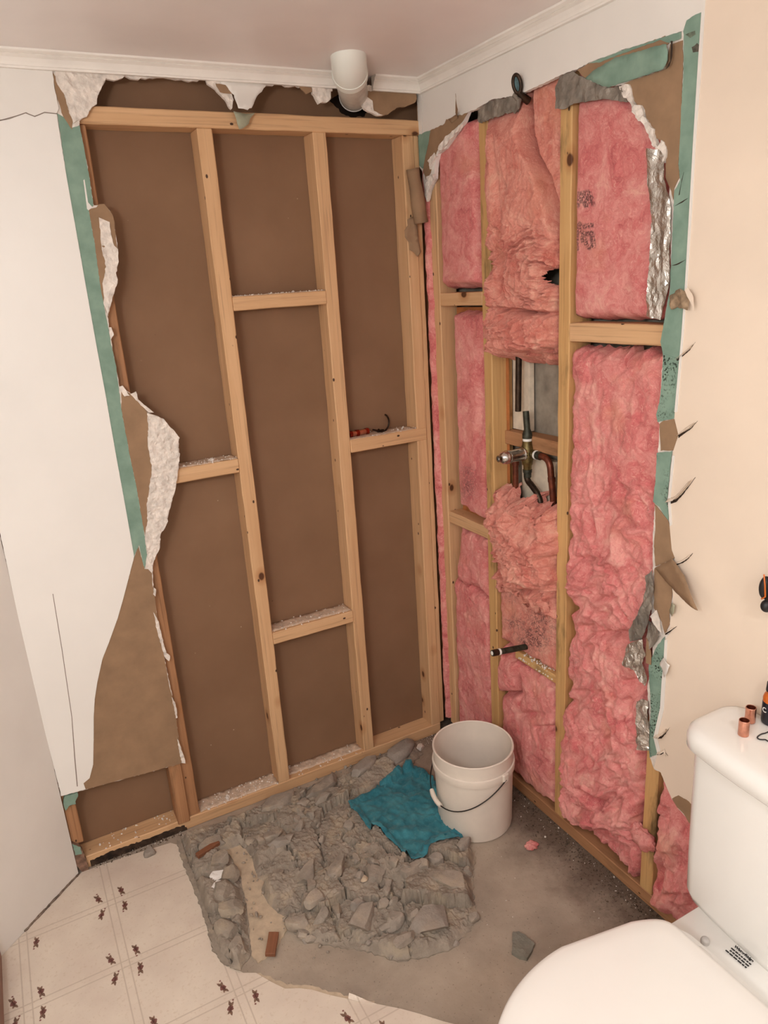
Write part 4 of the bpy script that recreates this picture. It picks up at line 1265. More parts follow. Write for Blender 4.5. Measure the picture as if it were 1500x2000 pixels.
# bay right of the third stud
INK = [((1130, 378), (1128, 402)), ((1130, 380), (1150, 376)), ((1150, 376), (1154, 388)), ((1131, 392), (1155, 388)), ((1142, 380), (1144, 402)), ((1148, 390), (1158, 398)),
       ((1126, 440), (1124, 488)), ((1131, 438), (1131, 450)), ((1131, 444), (1156, 440)), ((1140, 456), (1138, 470)), ((1138, 458), (1156, 454)), ((1140, 468), (1150, 484)), ((1156, 456), (1158, 480)), ((1117, 607), (1117, 618))]


def ink_print(U, V):
    f = 0
    for a, b in INK:
        f = np.maximum(f, stroke(U, V, a, b, 6.0))
    f = f + 0.5 * blob(U, V, 1142, 389, 13, 12) + .35 * blob(U, V, 1143, 462, 15, 20)
    return f


batt('smooth wide pink batt with smudged black print, right of the third stud', -0.93, -0.588, 1.432, 2.0, bulge=0.004, amp=0.0030, seed=41, ragged=0.002, top=([1090, 1110, 1200, 1240, 1280], [214, 206, 196, 225, 300]), ink=ink_print, sy=15, sz=13,
     mod=lambda h, U, V, Y, Z, nz: h + 0.008 * blob(U, V, 1245, 560, 18, 20) - 0.012 * sstep(1250, 1275, U) * sstep(590, 500, V) + 0.006 * blob(U, V, 1160, 580, 40, 24) - 0.006 * blob(U, V, 1170, 528, 24, 6))


def m_c3b(h, U, V, Y, Z, nz):
    low = sstep(880, 1000, V)
    # long sagging creases in the lower half
    wy = Y + 0.03 * fbm(Y * 7, Z * 6, 3, 81)
    cr = ridged(wy * 13 + 3.2 * Z, Z * 8 + 2 * fbm(Y * 6, Z * 5, 2, 83), 3, 87)
    h = h + (0.35 + 0.65 * low) * 0.014 * (cr - .5) + low * 0.010 * fbm(wy * 16 + 2 * Z, Z * 10, 2, 85)
    for (u, v, ru, rv, k) in ((1160, 1035, 5, 22, .022), (1150, 1090, 26, 5, .02), (1190, 1165, 40, 5, .016), (1115, 1190, 9, 7, .04), (1200, 1238, 70, 7, .03), (1150, 1225, 30, 6, .018), (1235, 1330, 18, 5, .02),
                              (1232, 1380, 5, 24, .018), (1150, 1350, 40, 5, .012), (1145, 985, 22, 5, .012), (1190, 960, 5, 28, .010), (1120, 560, 8, 20, .01)):
        h = h - k * blob(U, V, u, v, ru, rv)
    for (u, v, ru, rv, k) in ((1170, 1130, 40, 34, .012), (1230, 1060, 30, 40, .010), (1130, 1130, 20, 30, .010), (1190, 1290, 60, 30, .012), (1130, 1480, 30, 60, .02), (1200, 1450, 40, 80, .012), (1190, 1600, 60, 14, .02)):
        h = h + k * blob(U, V, u, v, ru, rv)
    h = h + 0.014 * sstep(1300, 1480, V)
    h = h - 0.05 * sstep(1595, 1625, V + 10 * fbm(Y * 30, Z * 30, 3, 91) - 0.35 * (U - 1150)) * sstep(1260, 1200, U) * 0.6
    return h


batt('tall crumpled pink batt right of the third stud, reaching down to the floor plate', -0.878, -0.590, 0.050, 1.372, bulge=0.004, amp=0.0055, seed=43, mod=m_c3b, ragged=0.012, sy=22, sz=13,
     ink=lambda U, V: mould(U, V, [(1120, 1290, 18, 24, .45), (1140, 1330, 20, 14, .3), (1225, 1010, 22, 10, .25), (1210, 850, 40, 12, .2)]) * (0.4 + 0.6 * sstep(0, .3, fbm(U / 8, V / 8, 3, 18))))


def m_c4(h, U, V, Y, Z, nz):
    r = ridged(Y * 20 + 1.5 * Z, Z * 12, 3, 95) - .4
    h = h + 0.014 * r + 0.02 * blob(U, V, 1300, 1640, 40, 34) + 0.014 * blob(U, V, 1340, 1740, 30, 30) + .02 * blob(U, V, 1290, 1760, 20, 20)
    h = h - 0.02 * blob(U, V, 1292, 1690, 7, 60) - 0.02 * blob(U, V, 1320, 1745, 20, 6)
    return h


batt('shaggy pink batt hanging out at the floor behind the toilet tank', -1.36, -0.915, 0.03, 0.56, bulge=0.004, amp=0.009, seed=47, mod=m_c4, ragged=0.010, top=([1255, 1277, 1303, 1353, 1400], [1470, 1500, 1540, 1622, 1800]))
# loose tufts pulled over the fourth stud and the tuft on the slab
def tuft(label, c, r, sc, seed, **kw):
    bm = bmesh.new()
    bmesh.ops.create_icosphere(bm, subdivisions=4, radius=1.0)
    co = np.array([v.co[:] for v in bm.verts])
    k = 1 + 0.28 * fbm(co[:, 0] * 2.2 + co[:, 2], co[:, 1] * 2.2, 4, seed) + 0.12 * ridged(co[:, 0] * 5, co[:, 1] * 5 + co[:, 2] * 3, 3, seed + 3)
    co = co * k[:, None] * np.array(sc) * r
    for v, p in zip(bm.verts, co):
        v.co = p
    me = from_bm('insulation_tuft', bm, True)
    me.attributes.new('ink', 'FLOAT', 'POINT')
    o = link('insulation_tuft', me, 'pink', None, label=label, category='insulation', group='loose pink tufts')
    o.location = c
    o.rotation_euler = kw.get('rot', (0, 0, 0))
    return o


P = un(1258, 1640, 0, 0.0)
tuft('pink tuft pulled across the foot of the fourth stud', P, 0.03, (0.5, 1.0, 0.75), 4)
P = un(1243, 1625, 0, 0.006)
tuft('small pink tuft stuck left of the fourth stud foot', P, 0.022, (0.5, 0.8, 1.3), 5)
P = un(1038, 1651, 2, 0.006)
tuft('small pink tuft lying alone on the bare slab', P, 0.017, (1.1, 0.8, 0.45), 6)

# ================================================================ SHOWER VALVE AND PIPES
def P_(u, v, x):
    return un(u, v, 0, x)


VC = P_(1030, 885, 0.045)
SV = empty('shower_valve', VC, label='old brass shower valve with chrome cartridge and copper pipes between the studs', category='plumbing')


def vt(name, pts, rad, mat, seg=16, **kw):
    o = tube(name, [Vector(p) - Vector(VC) for p in pts], rad, mat, SV, seg, **kw)
    return o


vx, vy, vz = VC
# body: a cross of stout tubes round a swollen middle
lathe('valve_body', [(0, -.045), (.011, -.045), (.0115, -.034), (.014, -.031), (.0165, -.018), (.0185, 0), (.0165, .016), (.0135, .026), (.0135, .034), (.0, .034)], 'brass', SV, (0, 0, 0), 20)
vt('side_port', [(vx, vy + .012, vz), (vx, vy + .030, vz - .001)], 0.0115, 'green_pipe')
vt('side_port', [(vx + .004, vy - .012, vz), (vx + .004, vy - .030, vz)], [0.0125, 0.0125], 'brass')
lathe_x = Euler((0, -math.pi / 2, 0))
ct = lathe('cartridge_sleeve', [(0, 0), (.0175, 0), (.0185, .004), (.0185, .006), (.0165, .007), (.0165, .046), (.0175, .047), (.0175, .05), (.015, .051), (0, .051)], 'chrome', SV, (-.012, 0, 0.0), 28)
ct.rotation_euler = lathe_x
ct = lathe('cartridge_nut', [(0, 0), (.0172, 0), (.0185, .003), (.0185, .008), (.0165, .011), (.0165, .013), (.0178, .014), (.016, .02), (.012, .025), (.009, .027), (.009, .034), (.0055, .034), (.0055, .028), (0, .028)], 'chrome', SV, (-.063, 0, 0.0), 28)
ct.rotation_euler = lathe_x
# white tape rings and the couplings
vt('tape_ring', [(vx, vy, vz + .034), (vx, vy, vz + .041)], 0.0125, 'tape')
vt('riser_coupling', [(vx, vy, vz + .041), (vx, vy, vz + .052), (vx, vy, vz + .060), (vx, vy, vz + .066)], [0.0135, 0.0135, 0.011, 0.0085], 'green_pipe')
vt('riser_stub', [(vx, vy, vz + .06), P_(1027, 803, 0.045)], 0.0085, 'green_pipe')
vt('tape_ring', [(vx + .004, vy - .030, vz), (vx + .004, vy - .036, vz)], 0.0125, 'tape')
e0 = Vector((vx + .004, vy - .036, vz))
vt('supply_pipe', [e0, e0 + Vector((0, -.012, 0))] + bez(e0 + Vector((0, -.02, 0)), e0 + Vector((0, -.052, 0.001)), e0 + Vector((0, -.054, -.034)), 8) + [e0 + Vector((.002, -.060, -.09)), e0 + Vector((.006, -.062, -.15))], 0.0088, 'red_pipe')
vt('supply_coupling', [e0, e0 + Vector((0, -.014, 0))], 0.0115, 'green_pipe')
vt('pipe_collar', [e0 + Vector((.0013, -.0555, -.050)), e0 + Vector((.0015, -.0565, -.062))], 0.0102, 'red_pipe')
s0 = Vector((vx, vy + .030, vz))
vt('supply_pipe', bez(s0, s0 + Vector((0, .022, 0)), s0 + Vector((0, .022, -.03)), 8) + [s0 + Vector((0, .022, -.06)), s0 + Vector((0, .022, -.17))], 0.0085, 'red_pipe')
vt('pipe_collar', [s0 + Vector((0, .022, -.03)), s0 + Vector((0, .022, -.042))], 0.0108, 'red_pipe')
b0 = Vector((vx, vy, vz - .045))
vt('lower_coupling', [b0, b0 + Vector((0, 0, -.008)), b0 + Vector((0, 0, -.009)), b0 + Vector((0, 0, -.022))], [0.0125, 0.0125, 0.0108, 0.0105], 'green_pipe')
q1, q2, q3 = Vector(P_(1029, 935, 0.045)), Vector(P_(1053, 968, 0.045)), Vector(P_(1058, 1000, 0.045))
vt('spout_pipe', [b0 + Vector((0, 0, -.02)), q1 + Vector((0, 0, .012))] + bez(q1 + Vector((0, 0, .008)), q1 + Vector((0, 0, -.006)), q1.lerp(q2, .35), 5) + bez(q1.lerp(q2, .7), q2, q2.lerp(q3, .5), 5) + [q3, q3 + Vector((0.01, -.002, -.03))], 0.0086, 'dark_metal')
# cut pipe hanging above
a, b = Vector(P_(1014, 690, 0.050)), Vector(P_(1012, 803, 0.050))
pa = empty('cut_pipe', a + Vector((0, 0, .05)), label='dark cut-off copper pipe end hanging down above the shower valve', category='pipe')
tube('pipe', [Vector((0, 0, 0)), b - a - Vector((0, 0, .05))], 0.0085, 'dark_metal', pa)
tube('cut_end', [(b - a - Vector((0, 0, .05))) + Vector((0, 0, -.0002)), (b - a - Vector((0, 0, .05))) + Vector((0, 0, -.0008))], 0.0062, 'black', pa)
# tub spout nipple
n0, n1 = Vector((-0.100, -0.418, 0.531)), Vector((0.035, -0.424, 0.516))
pn = empty('tub_spout_pipe', n1, label='black tub spout pipe stub poking out of the mouldy insulation', category='pipe')
d_ = (n0 - n1)
tube('pipe', [Vector((0, 0, 0)), d_], 0.0088, 'green_pipe', pn)
tube('threaded_end', [d_ * 0.86, d_ * 0.985], 0.0096, 'dark_metal', pn)
tube('tape_ring', [d_ * 0.80, d_ * 0.845], 0.0095, 'tape', pn)
tube('open_bore', [d_ * 1.0, d_ * 1.003], 0.006, 'pvc', pn)
# shower arm elbow at the top of the wall
hk = un(1008, 180, 0, -0.004)
he = empty('shower_arm_elbow', hk, label='dark drop-ear elbow sticking out where the white wall is torn', category='plumbing')
rc = Vector(un(1010, 164, 0, -0.014)) - Vector(hk)
e1, e2 = (Vector((0.35, -0.9, 0.1))).normalized(), Vector((-0.25, 0.0, 1.0)).normalized()
ring = [rc + e1 * (.0095 * math.cos(t)) + e2 * (.0185 * math.sin(t)) for t in [2 * math.pi * k / 28 for k in range(29)]]
tube('ear_ring', ring, 0.0042, 'dark_metal', he, 10)
nn = e1.cross(e2).normalized()
bm = bmesh.new()
vs = [bm.verts.new(rc + nn * .001 + e1 * (.0085 * math.cos(t)) + e2 * (.0165 * math.sin(t))) for t in [2 * math.pi * k / 24 for k in range(24)]]
bm.faces.new(vs)
link('bore', from_bm('bore', bm), flat('teal_patina', (70, 92, 96), 0.6, 0.3, var=0.4, scale=120), he)
tube('elbow', [rc - e2 * .016, rc - e2 * .024 + Vector((.006, 0, 0)), rc - e2 * .034 + Vector((.024, 0, 0))], [0.006, 0.008, 0.009], 'dark_metal', he)
tube('bent_ear', [Vector(un(u, v, 0, x)) - Vector(hk) for u, v, x in ((1006, 186, -.004), (1014, 196, -.008), (1012, 210, -.006), (1005, 220, -.002))], [0.007, 0.006, 0.0045, 0.003], 'grey_foil', he, 8)

# ================================================================ VENT PIPE
c0 = Vector((-0.292, -0.160, CZ))
vp = empty('vent_pipe', c0, label='white plastic vent pipe bending from the ceiling into the back wall', category='pipe')
pth = [(-0.302, -0.176, 2.135), (-0.299, -0.170, 2.10)] + [tuple(v) for v in bez((-0.296, -0.166, 2.085), (-0.285, -0.140, 2.036), (-0.240, -0.060, 2.030), 8)] + [(-0.222, -0.028, 2.0285), (-0.202, 0.008, 2.027), (-0.186, 0.037, 2.026)]
pth = [Vector(q) - c0 for q in pth]
tube('pipe', pth, 0.0390, flat('dusty_pvc', (206, 204, 196), 0.35, 0.5, var=0.08, scale=40), vp, 40)
tube('hub', [pth[0], pth[1]] + pth[2:9], 0.0432, 'pvc', vp, 40)
tube('hub_lip', [pth[7], pth[8]], 0.0446, 'pvc', vp, 40)
tube('rim', [pth[-1], pth[-1] + (pth[-1] - pth[-2]) * 0.12], 0.0402, 'paint_white', vp, 40)

# ================================================================ CURLED PAPER AT THE CORNER
def curl(name, label, path_px, rad, d, mat, wrap=1.3, parent=None):
    """a torn strip of paper rolled round the line between two pixels"""
    p0, p1 = Vector(un(*path_px[0], 1, -d)), Vector(un(*path_px[1], 1, -d))
    ax_ = (p1 - p0)
    L = ax_.length
    ax_.normalize()
    s = ax_.cross(Vector((0, 1, 0))).normalized()
    t = s.cross(ax_)
    n, k = 22, 14
    V, F = [], []
    for i in range(n + 1):
        z = i / n
        for j in range(k + 1):
            q = -0.35 * math.pi + wrap * 2 * math.pi * j / k
            r = rad * (1.0 - 0.24 * j / k) * (0.92 + 0.16 * z) * (1 + 0.05 * math.sin(9 * z + j))
            e = 1.0 + (0.10 * math.sin(j * 1.7 + 1) if i in (0, n) else 0)
            V.append(p0 + ax_ * L * (z if 0 < i < n else (z - .02 * e if i == 0 else z + .04 * (e - 1))) + s * (r * math.cos(q)) - t * (r * math.sin(q)))
    for i in range(n):
        for j in range(k):
            F.append((i * (k + 1) + j, i * (k + 1) + j + 1, (i + 1) * (k + 1) + j + 1, (i + 1) * (k + 1) + j))
    o = link(name, mesh(name, V, F, True), mat, parent)
    md = o.modifiers.new('thick', 'SOLIDIFY')
    md.thickness = 0.0009
    if label:
        o['label'], o['category'] = label, 'torn paper'
    return o


curl('paper_curl', 'brown torn drywall paper rolled into a tube at the wall corner', ((806, 332), (822, 436)), 0.0215, 0.012, 'brown_paper')
o = sheet('paper_strip', 'B', [(796, 428), (806, 424), (812, 440), (814, 468), (818, 492), (813, 503), (806, 492), (800, 488), (801, 476), (791, 464), (790, 450), (797, 440)], -0.005, 0.001, 'brown_paper', None, jag=0.0006, res=0.008, hf=lambda a, b, u, v: 0.012 * sstep(800, 818, u), smooth=True)
o['label'], o['category'] = 'small brown paper strip hanging below the rolled paper tube', 'torn paper'

# ================================================================ COPPER BITS ON THE BLOCKING
cf = empty('copper_fitting', (-0.258, 0.045, 1.105 + 0.009), label='reddish copper tee fitting lying on the dusty blocking', category='fitting')
tube('barrel', [(-0.012, 0, 0), (0.052, 0.006, 0)], 0.0085, 'copper', cf)
for x in (-0.012, 0.012, 0.046):
    tube('collar', [(x - .005, 0.001 + x * .1, 0), (x + .005, 0.002 + x * .1, 0)], 0.0102, flat('red_copper', (168, 64, 48), 0.3, 0.5, 1.0, var=0.2, scale=60), cf)
ph = empty('pipe_hook', (-0.156, 0.046, 1.106), label='dark curved pipe hook standing on the dusty blocking', category='fitting')
ring = [Vector((0.026 * math.cos(t), 0.010 * math.cos(t), 0.026 + 0.026 * math.sin(t))) for t in [math.radians(a) for a in range(215, 430, 10)]]
tube('hook', ring, [0.0028] * len(ring), 'dark_metal', ph, 8)
tube('strap', [(0.0, 0, 0.003), (-0.02, -.004, .004), (-0.04, -.006, .012)], [0.004, .004, .0025], 'dark_metal', ph, 8)

# ================================================================ RUBBLE
RUB = [(352, 1632), (400, 1612), (470, 1590), (545, 1556), (640, 1522), (705, 1495), (770, 1466), (815, 1452), (826, 1468), (800, 1492), (780, 1505), (850, 1560), (900, 1640), (930, 1658), (922, 1715), (932, 1790), (915, 1815), (880, 1852), (830, 1866), (770, 1872), (705, 1850), (640, 1842), (590, 1832), (560, 1802), (520, 1762), (498, 1715), (490, 1675), (470, 1648), (435, 1662), (455, 1690), (473, 1735), (482, 1790), (490, 1860), (470, 1890), (448, 1885), (425, 1862), (405, 1800), (380, 1730)]
rpoly = [tuple(un(a, b, 2, 0.01)[:2]) for a, b in RUB]
RA = np.array(rpoly)
_vp = np.random.RandomState(12)
CELL = np.stack([_vp.uniform(RA[:, 0].min() - .05, RA[:, 0].max() + .05, 64), _vp.uniform(RA[:, 1].min() - .05, RA[:, 1].max() + .05, 64)], -1)
CH = _vp.uniform(0, 1, 64)
CT = _vp.uniform(-.22, .22, (64, 2))


def poly_np(a, b, P):
    c = np.zeros(np.shape(a), bool)
    for k in range(len(P)):
        (xa, ya), (xb, yb) = P[k], P[(k + 1) % len(P)]
        c ^= ((ya > b) != (yb > b)) & (a < (xb - xa) * (b - ya) / (yb - ya + 1e-12) + xa)
    return c.astype(float)


CLP = [tuple(un(u, v, 2, 0.012)[:2]) for u, v in ((690, 1572), (735, 1552), (790, 1510), (812, 1512), (850, 1540), (858, 1600), (895, 1642), (845, 1660), (812, 1684), (790, 1672), (745, 1632), (712, 1606))]


def dist_poly(a, b):
    d = np.full(a.shape, 1e9)
    n = len(RA)
    for k in range(n):
        p, q = RA[k], RA[(k + 1) % n]
        e = q - p
        t = np.clip(((a - p[0]) * e[0] + (b - p[1]) * e[1]) / (e @ e), 0, 1)
        d = np.minimum(d, np.hypot(a - p[0] - t * e[0], b - p[1] - t * e[1]))
    return d


def rub_h(a, b, *_):
    a, b = np.asarray(a, float), np.asarray(b, float)
    wa, wb = a + 0.012 * fbm(a * 30, b * 30, 3, 3), b + 0.012 * fbm(a * 30 + 7, b * 30, 3, 5)
    D = np.hypot(wa[..., None] - CELL[:, 0], wb[..., None] - CELL[:, 1])
    o = np.argsort(D, -1)[..., :2]
    i0 = o[..., 0]
    d0 = np.take_along_axis(D, o[..., :1], -1)[..., 0]
    d1 = np.take_along_axis(D, o[..., 1:2], -1)[..., 0]
    gap = d1 - d0
    slab = 0.006 + 0.024 * CH[i0] + CT[i0, 0] * (a - CELL[i0, 0]) + CT[i0, 1] * (b - CELL[i0, 1])
    h = slab * sstep(0.0, 0.006, gap) - 0.006 * sstep(0.006, 0.0, gap) + 0.006 * fbm(a * 14, b * 14, 4, 21) + 0.0028 * ridged(a * 50, b * 50, 3, 23) + 0.004 * np.maximum(fbm(a * 40, b * 40, 3, 27), 0)
    e = dist_poly(a, b)
    cover = 1 - 0.7 * poly_np(a, b, CLP)
    return np.maximum(h * cover, 0.0) * sstep(0, 0.022, e) + 0.0005


rub = sheet('rubble_bed', 'F', rpoly, 0.002, 0.006, 'rubble', None, jag=0.004, step=0.008, res=0.0042, hf=rub_h, world2d=True, follow=True)
rub['kind'] = 'stuff'
rub['label'], rub['category'] = 'heap of crumbled grey concrete and mortar broken out of the floor', 'rubble'
crumbs('rubble_crumbs', [(-0.80, -0.30, -0.42, -0.03, 0.018, 240), (-0.78, -0.36, -0.62, -0.40, 0.008, 120), (-0.96, -0.78, -0.5, -0.03, 0.012, 90), (-0.6, -0.2, -0.03, 0.012, 0.004, 90)], None, 'chunk', 31, (0.002, 0.006), avoid=CLP + [CLP[0]], kind='stuff', label='small grey crumbs scattered over the concrete rubble', category='rubble')
crumbs('floor_debris', [(-0.022, 0.012, -1.1, -0.3, 0.001, 420), (-0.07, 0.012, -1.1, -0.4, 0.001, 240), (-1.2, -0.95, -0.008, 0.012, 0.004, 110)], None, flat('dark_debris', (96, 80, 66), 0.9, 0.2, var=0.5, scale=30), 33, (0.0008, 0.0024), kind='stuff', label='dark mouldy grit along the foot of the insulated wall', category='debris')
crumbs('pale_grit', [(-0.03, 0.012, -1.1, -0.3, 0.001, 90), (-0.5, -0.02, -0.9, -0.45, 0.001, 22), (-1.2, -0.93, -0.012, 0.01, 0.004, 60), (-0.14, -0.02, -0.03, 0.01, 0.001, 80)], None, 'gypsum', 35, (0.0007, 0.002), kind='stuff', label='pale plaster grit sprinkled on the bare slab', category='debris')


def chunk_mesh(lx, ly, lz, seed, n=16, smooth=0.0, sub=0):
    """a rounded lump cut flat by random planes, so that it gets broken faces and edges"""
    rr = np.random.RandomState(seed % 100000)
    bm = bmesh.new()
    bmesh.ops.create_icosphere(bm, subdivisions=3 if sub else 2, radius=1.0)
    co = np.array([v.co[:] for v in bm.verts])
    co *= 1 + 0.10 * fbm(co[:, 0] * 1.7 + co[:, 2] + seed, co[:, 1] * 1.7, 3, seed % 97)[:, None]
    cuts = [((0, 0, 1), .5 + .4 * smooth), ((0, 0, -1), .6)]
    for _ in range(8):
        a, e = rr.rand() * 6.283, rr.uniform(-.3, .7)
        cuts.append(((math.cos(a) * math.cos(e), math.sin(a) * math.cos(e), math.sin(e)), rr.uniform(.46, .78) + .6 * smooth))
    for nn, d in cuts:
        q = co @ np.array(nn)
        co -= np.outer(np.maximum(q - d, 0), nn)
    co += 0.018 * rr.uniform(-1, 1, co.shape) * (1 - 2 * min(smooth, .4))
    ext = np.abs(co).max(0)
    co = co / ext * np.array([lx, ly, lz]) / 2
    for v, p in zip(bm.verts, co):
        v.co = p
    me = from_bm('concrete_chunk', bm, True)
    autosharp(me, 0.35 if smooth < .1 else 0.8)
    return me


def chunk(u, v, lpx, aspect, hz, rot, label, mat='chunk', seed=None, group='broken concrete chunks', lift=0.0, tilt=None, name='concrete_chunk', sm=0.0, cat='concrete chunk', sub=1):
    P = un(u, v, 2, 0.012)
    L = lpx / FPX * float((P - CAM) @ FF)
    seed = seed if seed is not None else int(u * 7 + v)
    me = chunk_mesh(L, L * aspect, hz, seed, 16, sm, sub)
    o = link(name, me, mat, None, label=label, category=cat)
    if group:
        o['group'] = group
    hh = float(rub_h(np.array([P[0]]), np.array([P[1]]))[0]) if in_poly(P[0], P[1], rpoly) else 0.0
    o.location = (P[0], P[1], max(hh - hz * .15, 0) + hz * 0.42 + lift)
    rr = random.Random(seed)
    tl = tilt if tilt is not None else 0.16
    o.rotation_euler = (rr.uniform(-tl, tl), rr.uniform(-tl, tl), rot)
    return o


chunk(780, 1476, 92, .46, .036, .42, 'long smooth grey stone lying against the bottom plate near the corner', 'stone', sm=.22, tilt=.04)
chunk(710, 1510, 72, .42, .024, .42, 'flat grey concrete slab beside the bottom plate, next to the long smooth stone', 'stone', sm=.15, tilt=.05)
chunk(634, 1541, 92, .36, .022, .42, 'long flat concrete slab beside the bottom plate above the teal cloth corner', 'chunk', sm=.1, tilt=.05)
chunk(545, 1575, 82, .50, .026, .42, 'wide concrete slab at the plate where the rubble begins', 'chunk', tilt=.06)
chunk(592, 1573, 42, .7, .026, .8, 'blunt concrete block on the rubble left of the teal cloth')
chunk(632, 1571, 40, .6, .030, .4, 'dark edged concrete block on the rubble, nearest to the left tip of the cloth')
chunk(532, 1634, 64, .45, .020, .3, 'flat slab of broken concrete on the left part of the rubble')
chunk(552, 1661, 56, .5, .020, -.5, 'pointed smooth grey stone shard on the left part of the rubble', 'stone', sm=.1)
chunk(600, 1716, 66, .65, .026, .5, 'pale faced concrete slab in the middle of the rubble', 'chunk', tilt=.22)
chunk(660, 1711, 62, .6, .024, .6, 'slanting concrete slab in the middle of the rubble with a sharp upper edge', tilt=.28)
chunk(540, 1712, 46, .6, .022, .3, 'dark concrete lump at the left edge of the rubble above the sandy patch')
chunk(735, 1722, 48, .75, .03, 1.2, 'upright concrete lump in the rubble below the cloth', tilt=.4)
chunk(714, 1737, 19, .7, .010, .2, 'small tan triangular chip on the rubble', 'sand', lift=.012, sub=0)
chunk(700, 1772, 36, .7, .026, .1, 'round grey stone in the middle of the rubble', 'stone', sm=.2)
chunk(618, 1770, 50, .6, .022, .5, 'concrete slab leaning in the lower rubble, left of the round stone', tilt=.25)
chunk(660, 1780, 46, .5, .022, 1.1, 'narrow concrete slab leaning in the lower rubble beside the round stone', tilt=.3)
chunk(708, 1805, 72, .75, .030, .4, 'large tan concrete lump at the lower edge of the rubble', 'chunk', tilt=.18)
chunk(585, 1806, 58, .6, .030, -.5, 'grey concrete lump beside the reddish wood scrap', tilt=.15)
chunk(630, 1797, 48, .6, .024, .4, 'flat concrete piece near the lower rubble edge, beside the tan lump')
chunk(838, 1806, 88, .85, .026, -.3, 'large dark concrete slab with a worn ring at the right end of the rubble', 'stone', tilt=.1)
chunk(768, 1806, 52, .7, .026, .2, 'squarish concrete lump between the tan lump and the ringed slab')
chunk(876, 1730, 92, .6, .022, -1.0, 'large flat concrete slab standing furthest right in the rubble', 'chunk', tilt=.08)
chunk(805, 1712, 52, .5, .022, .2, 'low concrete slab in the rubble just below the cloth tip')
chunk(822, 1703, 36, .6, .024, -.2, 'knobbly concrete lump touching the lower tip of the teal cloth')
chunk(905, 1661, 44, .55, .026, .4, 'rounded grey stone beside the cloth and the bucket', 'stone', sm=.2)
chunk(854, 1687, 30, .9, .026, .3, 'round stone just under the right side of the cloth', 'stone', sm=.2)
chunk(915, 1702, 30, .7, .022, .8, 'small concrete lump at the right margin of the rubble, below the rounded stone')
chunk(924, 1790, 26, .8, .02, .2, 'small squarish chunk at the lower right corner of the rubble')
chunk(793, 1850, 58, .45, .016, .15, 'thin concrete slab lying at the lowest edge of the rubble', tilt=.06)
chunk(763, 1866, 12, .8, .010, .2, 'round pebble in front of the lowest rubble edge', 'stone', sm=.2, sub=0)
chunk(720, 1843, 14, .8, .010, 1.2, 'oval pebble on the slab below the tan lump', 'stone', sm=.2, sub=0)
chunk(597, 1832, 20, .7, .012, -.7, 'oblong pebble on the slab right of the reddish wood scrap', 'stone', sm=.2, sub=0)
chunk(891, 1838, 18, .6, .010, .3, 'flat pebble on the slab right of the ringed slab', 'stone', sub=0)
chunk(420, 1652, 66, .5, .020, .15, 'flat grey mortar slab behind the small reddish wood piece', 'chunk', tilt=.05)
for nth, (u, v, L, a) in zip(('first', 'second', 'third', 'fourth', 'fifth', 'last'), ((432, 1688, 44, .8), (448, 1716, 52, .8), (436, 1748, 60, .75), (452, 1782, 56, .8), (446, 1816, 62, .75), (464, 1852, 48, .8))):
    chunk(u, v, L, a, .024, .3 + u % 3, nth + ' grey mortar lump along the vinyl edge, counted from the back wall', 'rubble', tilt=.12, group='mortar lumps along the vinyl edge')
rr = random.Random(99)
for k in range(34):
    u, v = rr.choice([(rr.uniform(500, 700), rr.uniform(1590, 1760)), (rr.uniform(560, 900), rr.uniform(1730, 1840)), (rr.uniform(480, 640), rr.uniform(1580, 1650)), (rr.uniform(700, 800), rr.uniform(1690, 1760))])
    chunk(u, v, rr.uniform(16, 34), rr.uniform(.5, .9), rr.uniform(.012, .024), rr.random() * 3, 'small grey chunk of broken concrete in the rubble patch', group='small concrete chunks in the rubble', tilt=.4, sub=0)
o = sheet('mortar_chip', 'F', [(1001, 1820), (1014, 1819), (1027, 1826), (1044, 1843), (1037, 1858), (1029, 1872), (1012, 1866), (1000, 1858)], 0.010, 0.0095, 'slate', None, jag=0.0008, res=0.01, hf=lambda a, b, u, v: 0.0025 * fbm(a * 30, b * 30, 2, 3))
o['label'], o['category'] = 'flat grey mortar chip lying alone on the slab beside the toilet', 'mortar chip'
chunk(290, 1664, 26, .9, .022, .3, 'pale grey stone wedged under the bottom plate above the vinyl', 'stone', group=None, sm=.2)
chunk(820, 1458, 22, .6, .018, .3, 'whitish plaster lump at the foot of the corner post', 'gypsum', group=None)

# wood scraps and paper flakes
o = lumber('wood_scrap', (-.0125, -.029, -.006), (.0125, .029, .006), 'y', 'wood_scrap', None, 0.001)
P = un(531, 1842, 2, 0.02)
o.location = P
o.rotation_euler = Euler((math.radians(-6), math.radians(4), math.radians(-38))).to_matrix().to_4x4().to_euler()
o.matrix_world = Matrix.Translation(Vector(P) + Vector((0, 0, -.003))) @ Euler((0.10, 0.06, -0.52)).to_matrix().to_4x4() @ Matrix.Rotation(-math.pi / 2, 4, 'X')
o['label'], o['category'] = 'reddish brown wood scrap standing out at the lower left of the rubble', 'wood scrap'
o = lumber('wood_scrap', (-.036, -.008, -.006), (.036, .008, .006), 'x', 'wood_scrap', None, 0.001)
o.matrix_world = Matrix.Translation(Vector(un(406, 1658, 2, 0.03))) @ Euler((0.1, 0, 0.30)).to_matrix().to_4x4() @ Matrix.Rotation(math.pi / 2, 4, 'Y')
o['label'], o['category'] = 'thin reddish wood piece lying at the plate end of the mortar lumps', 'wood scrap'
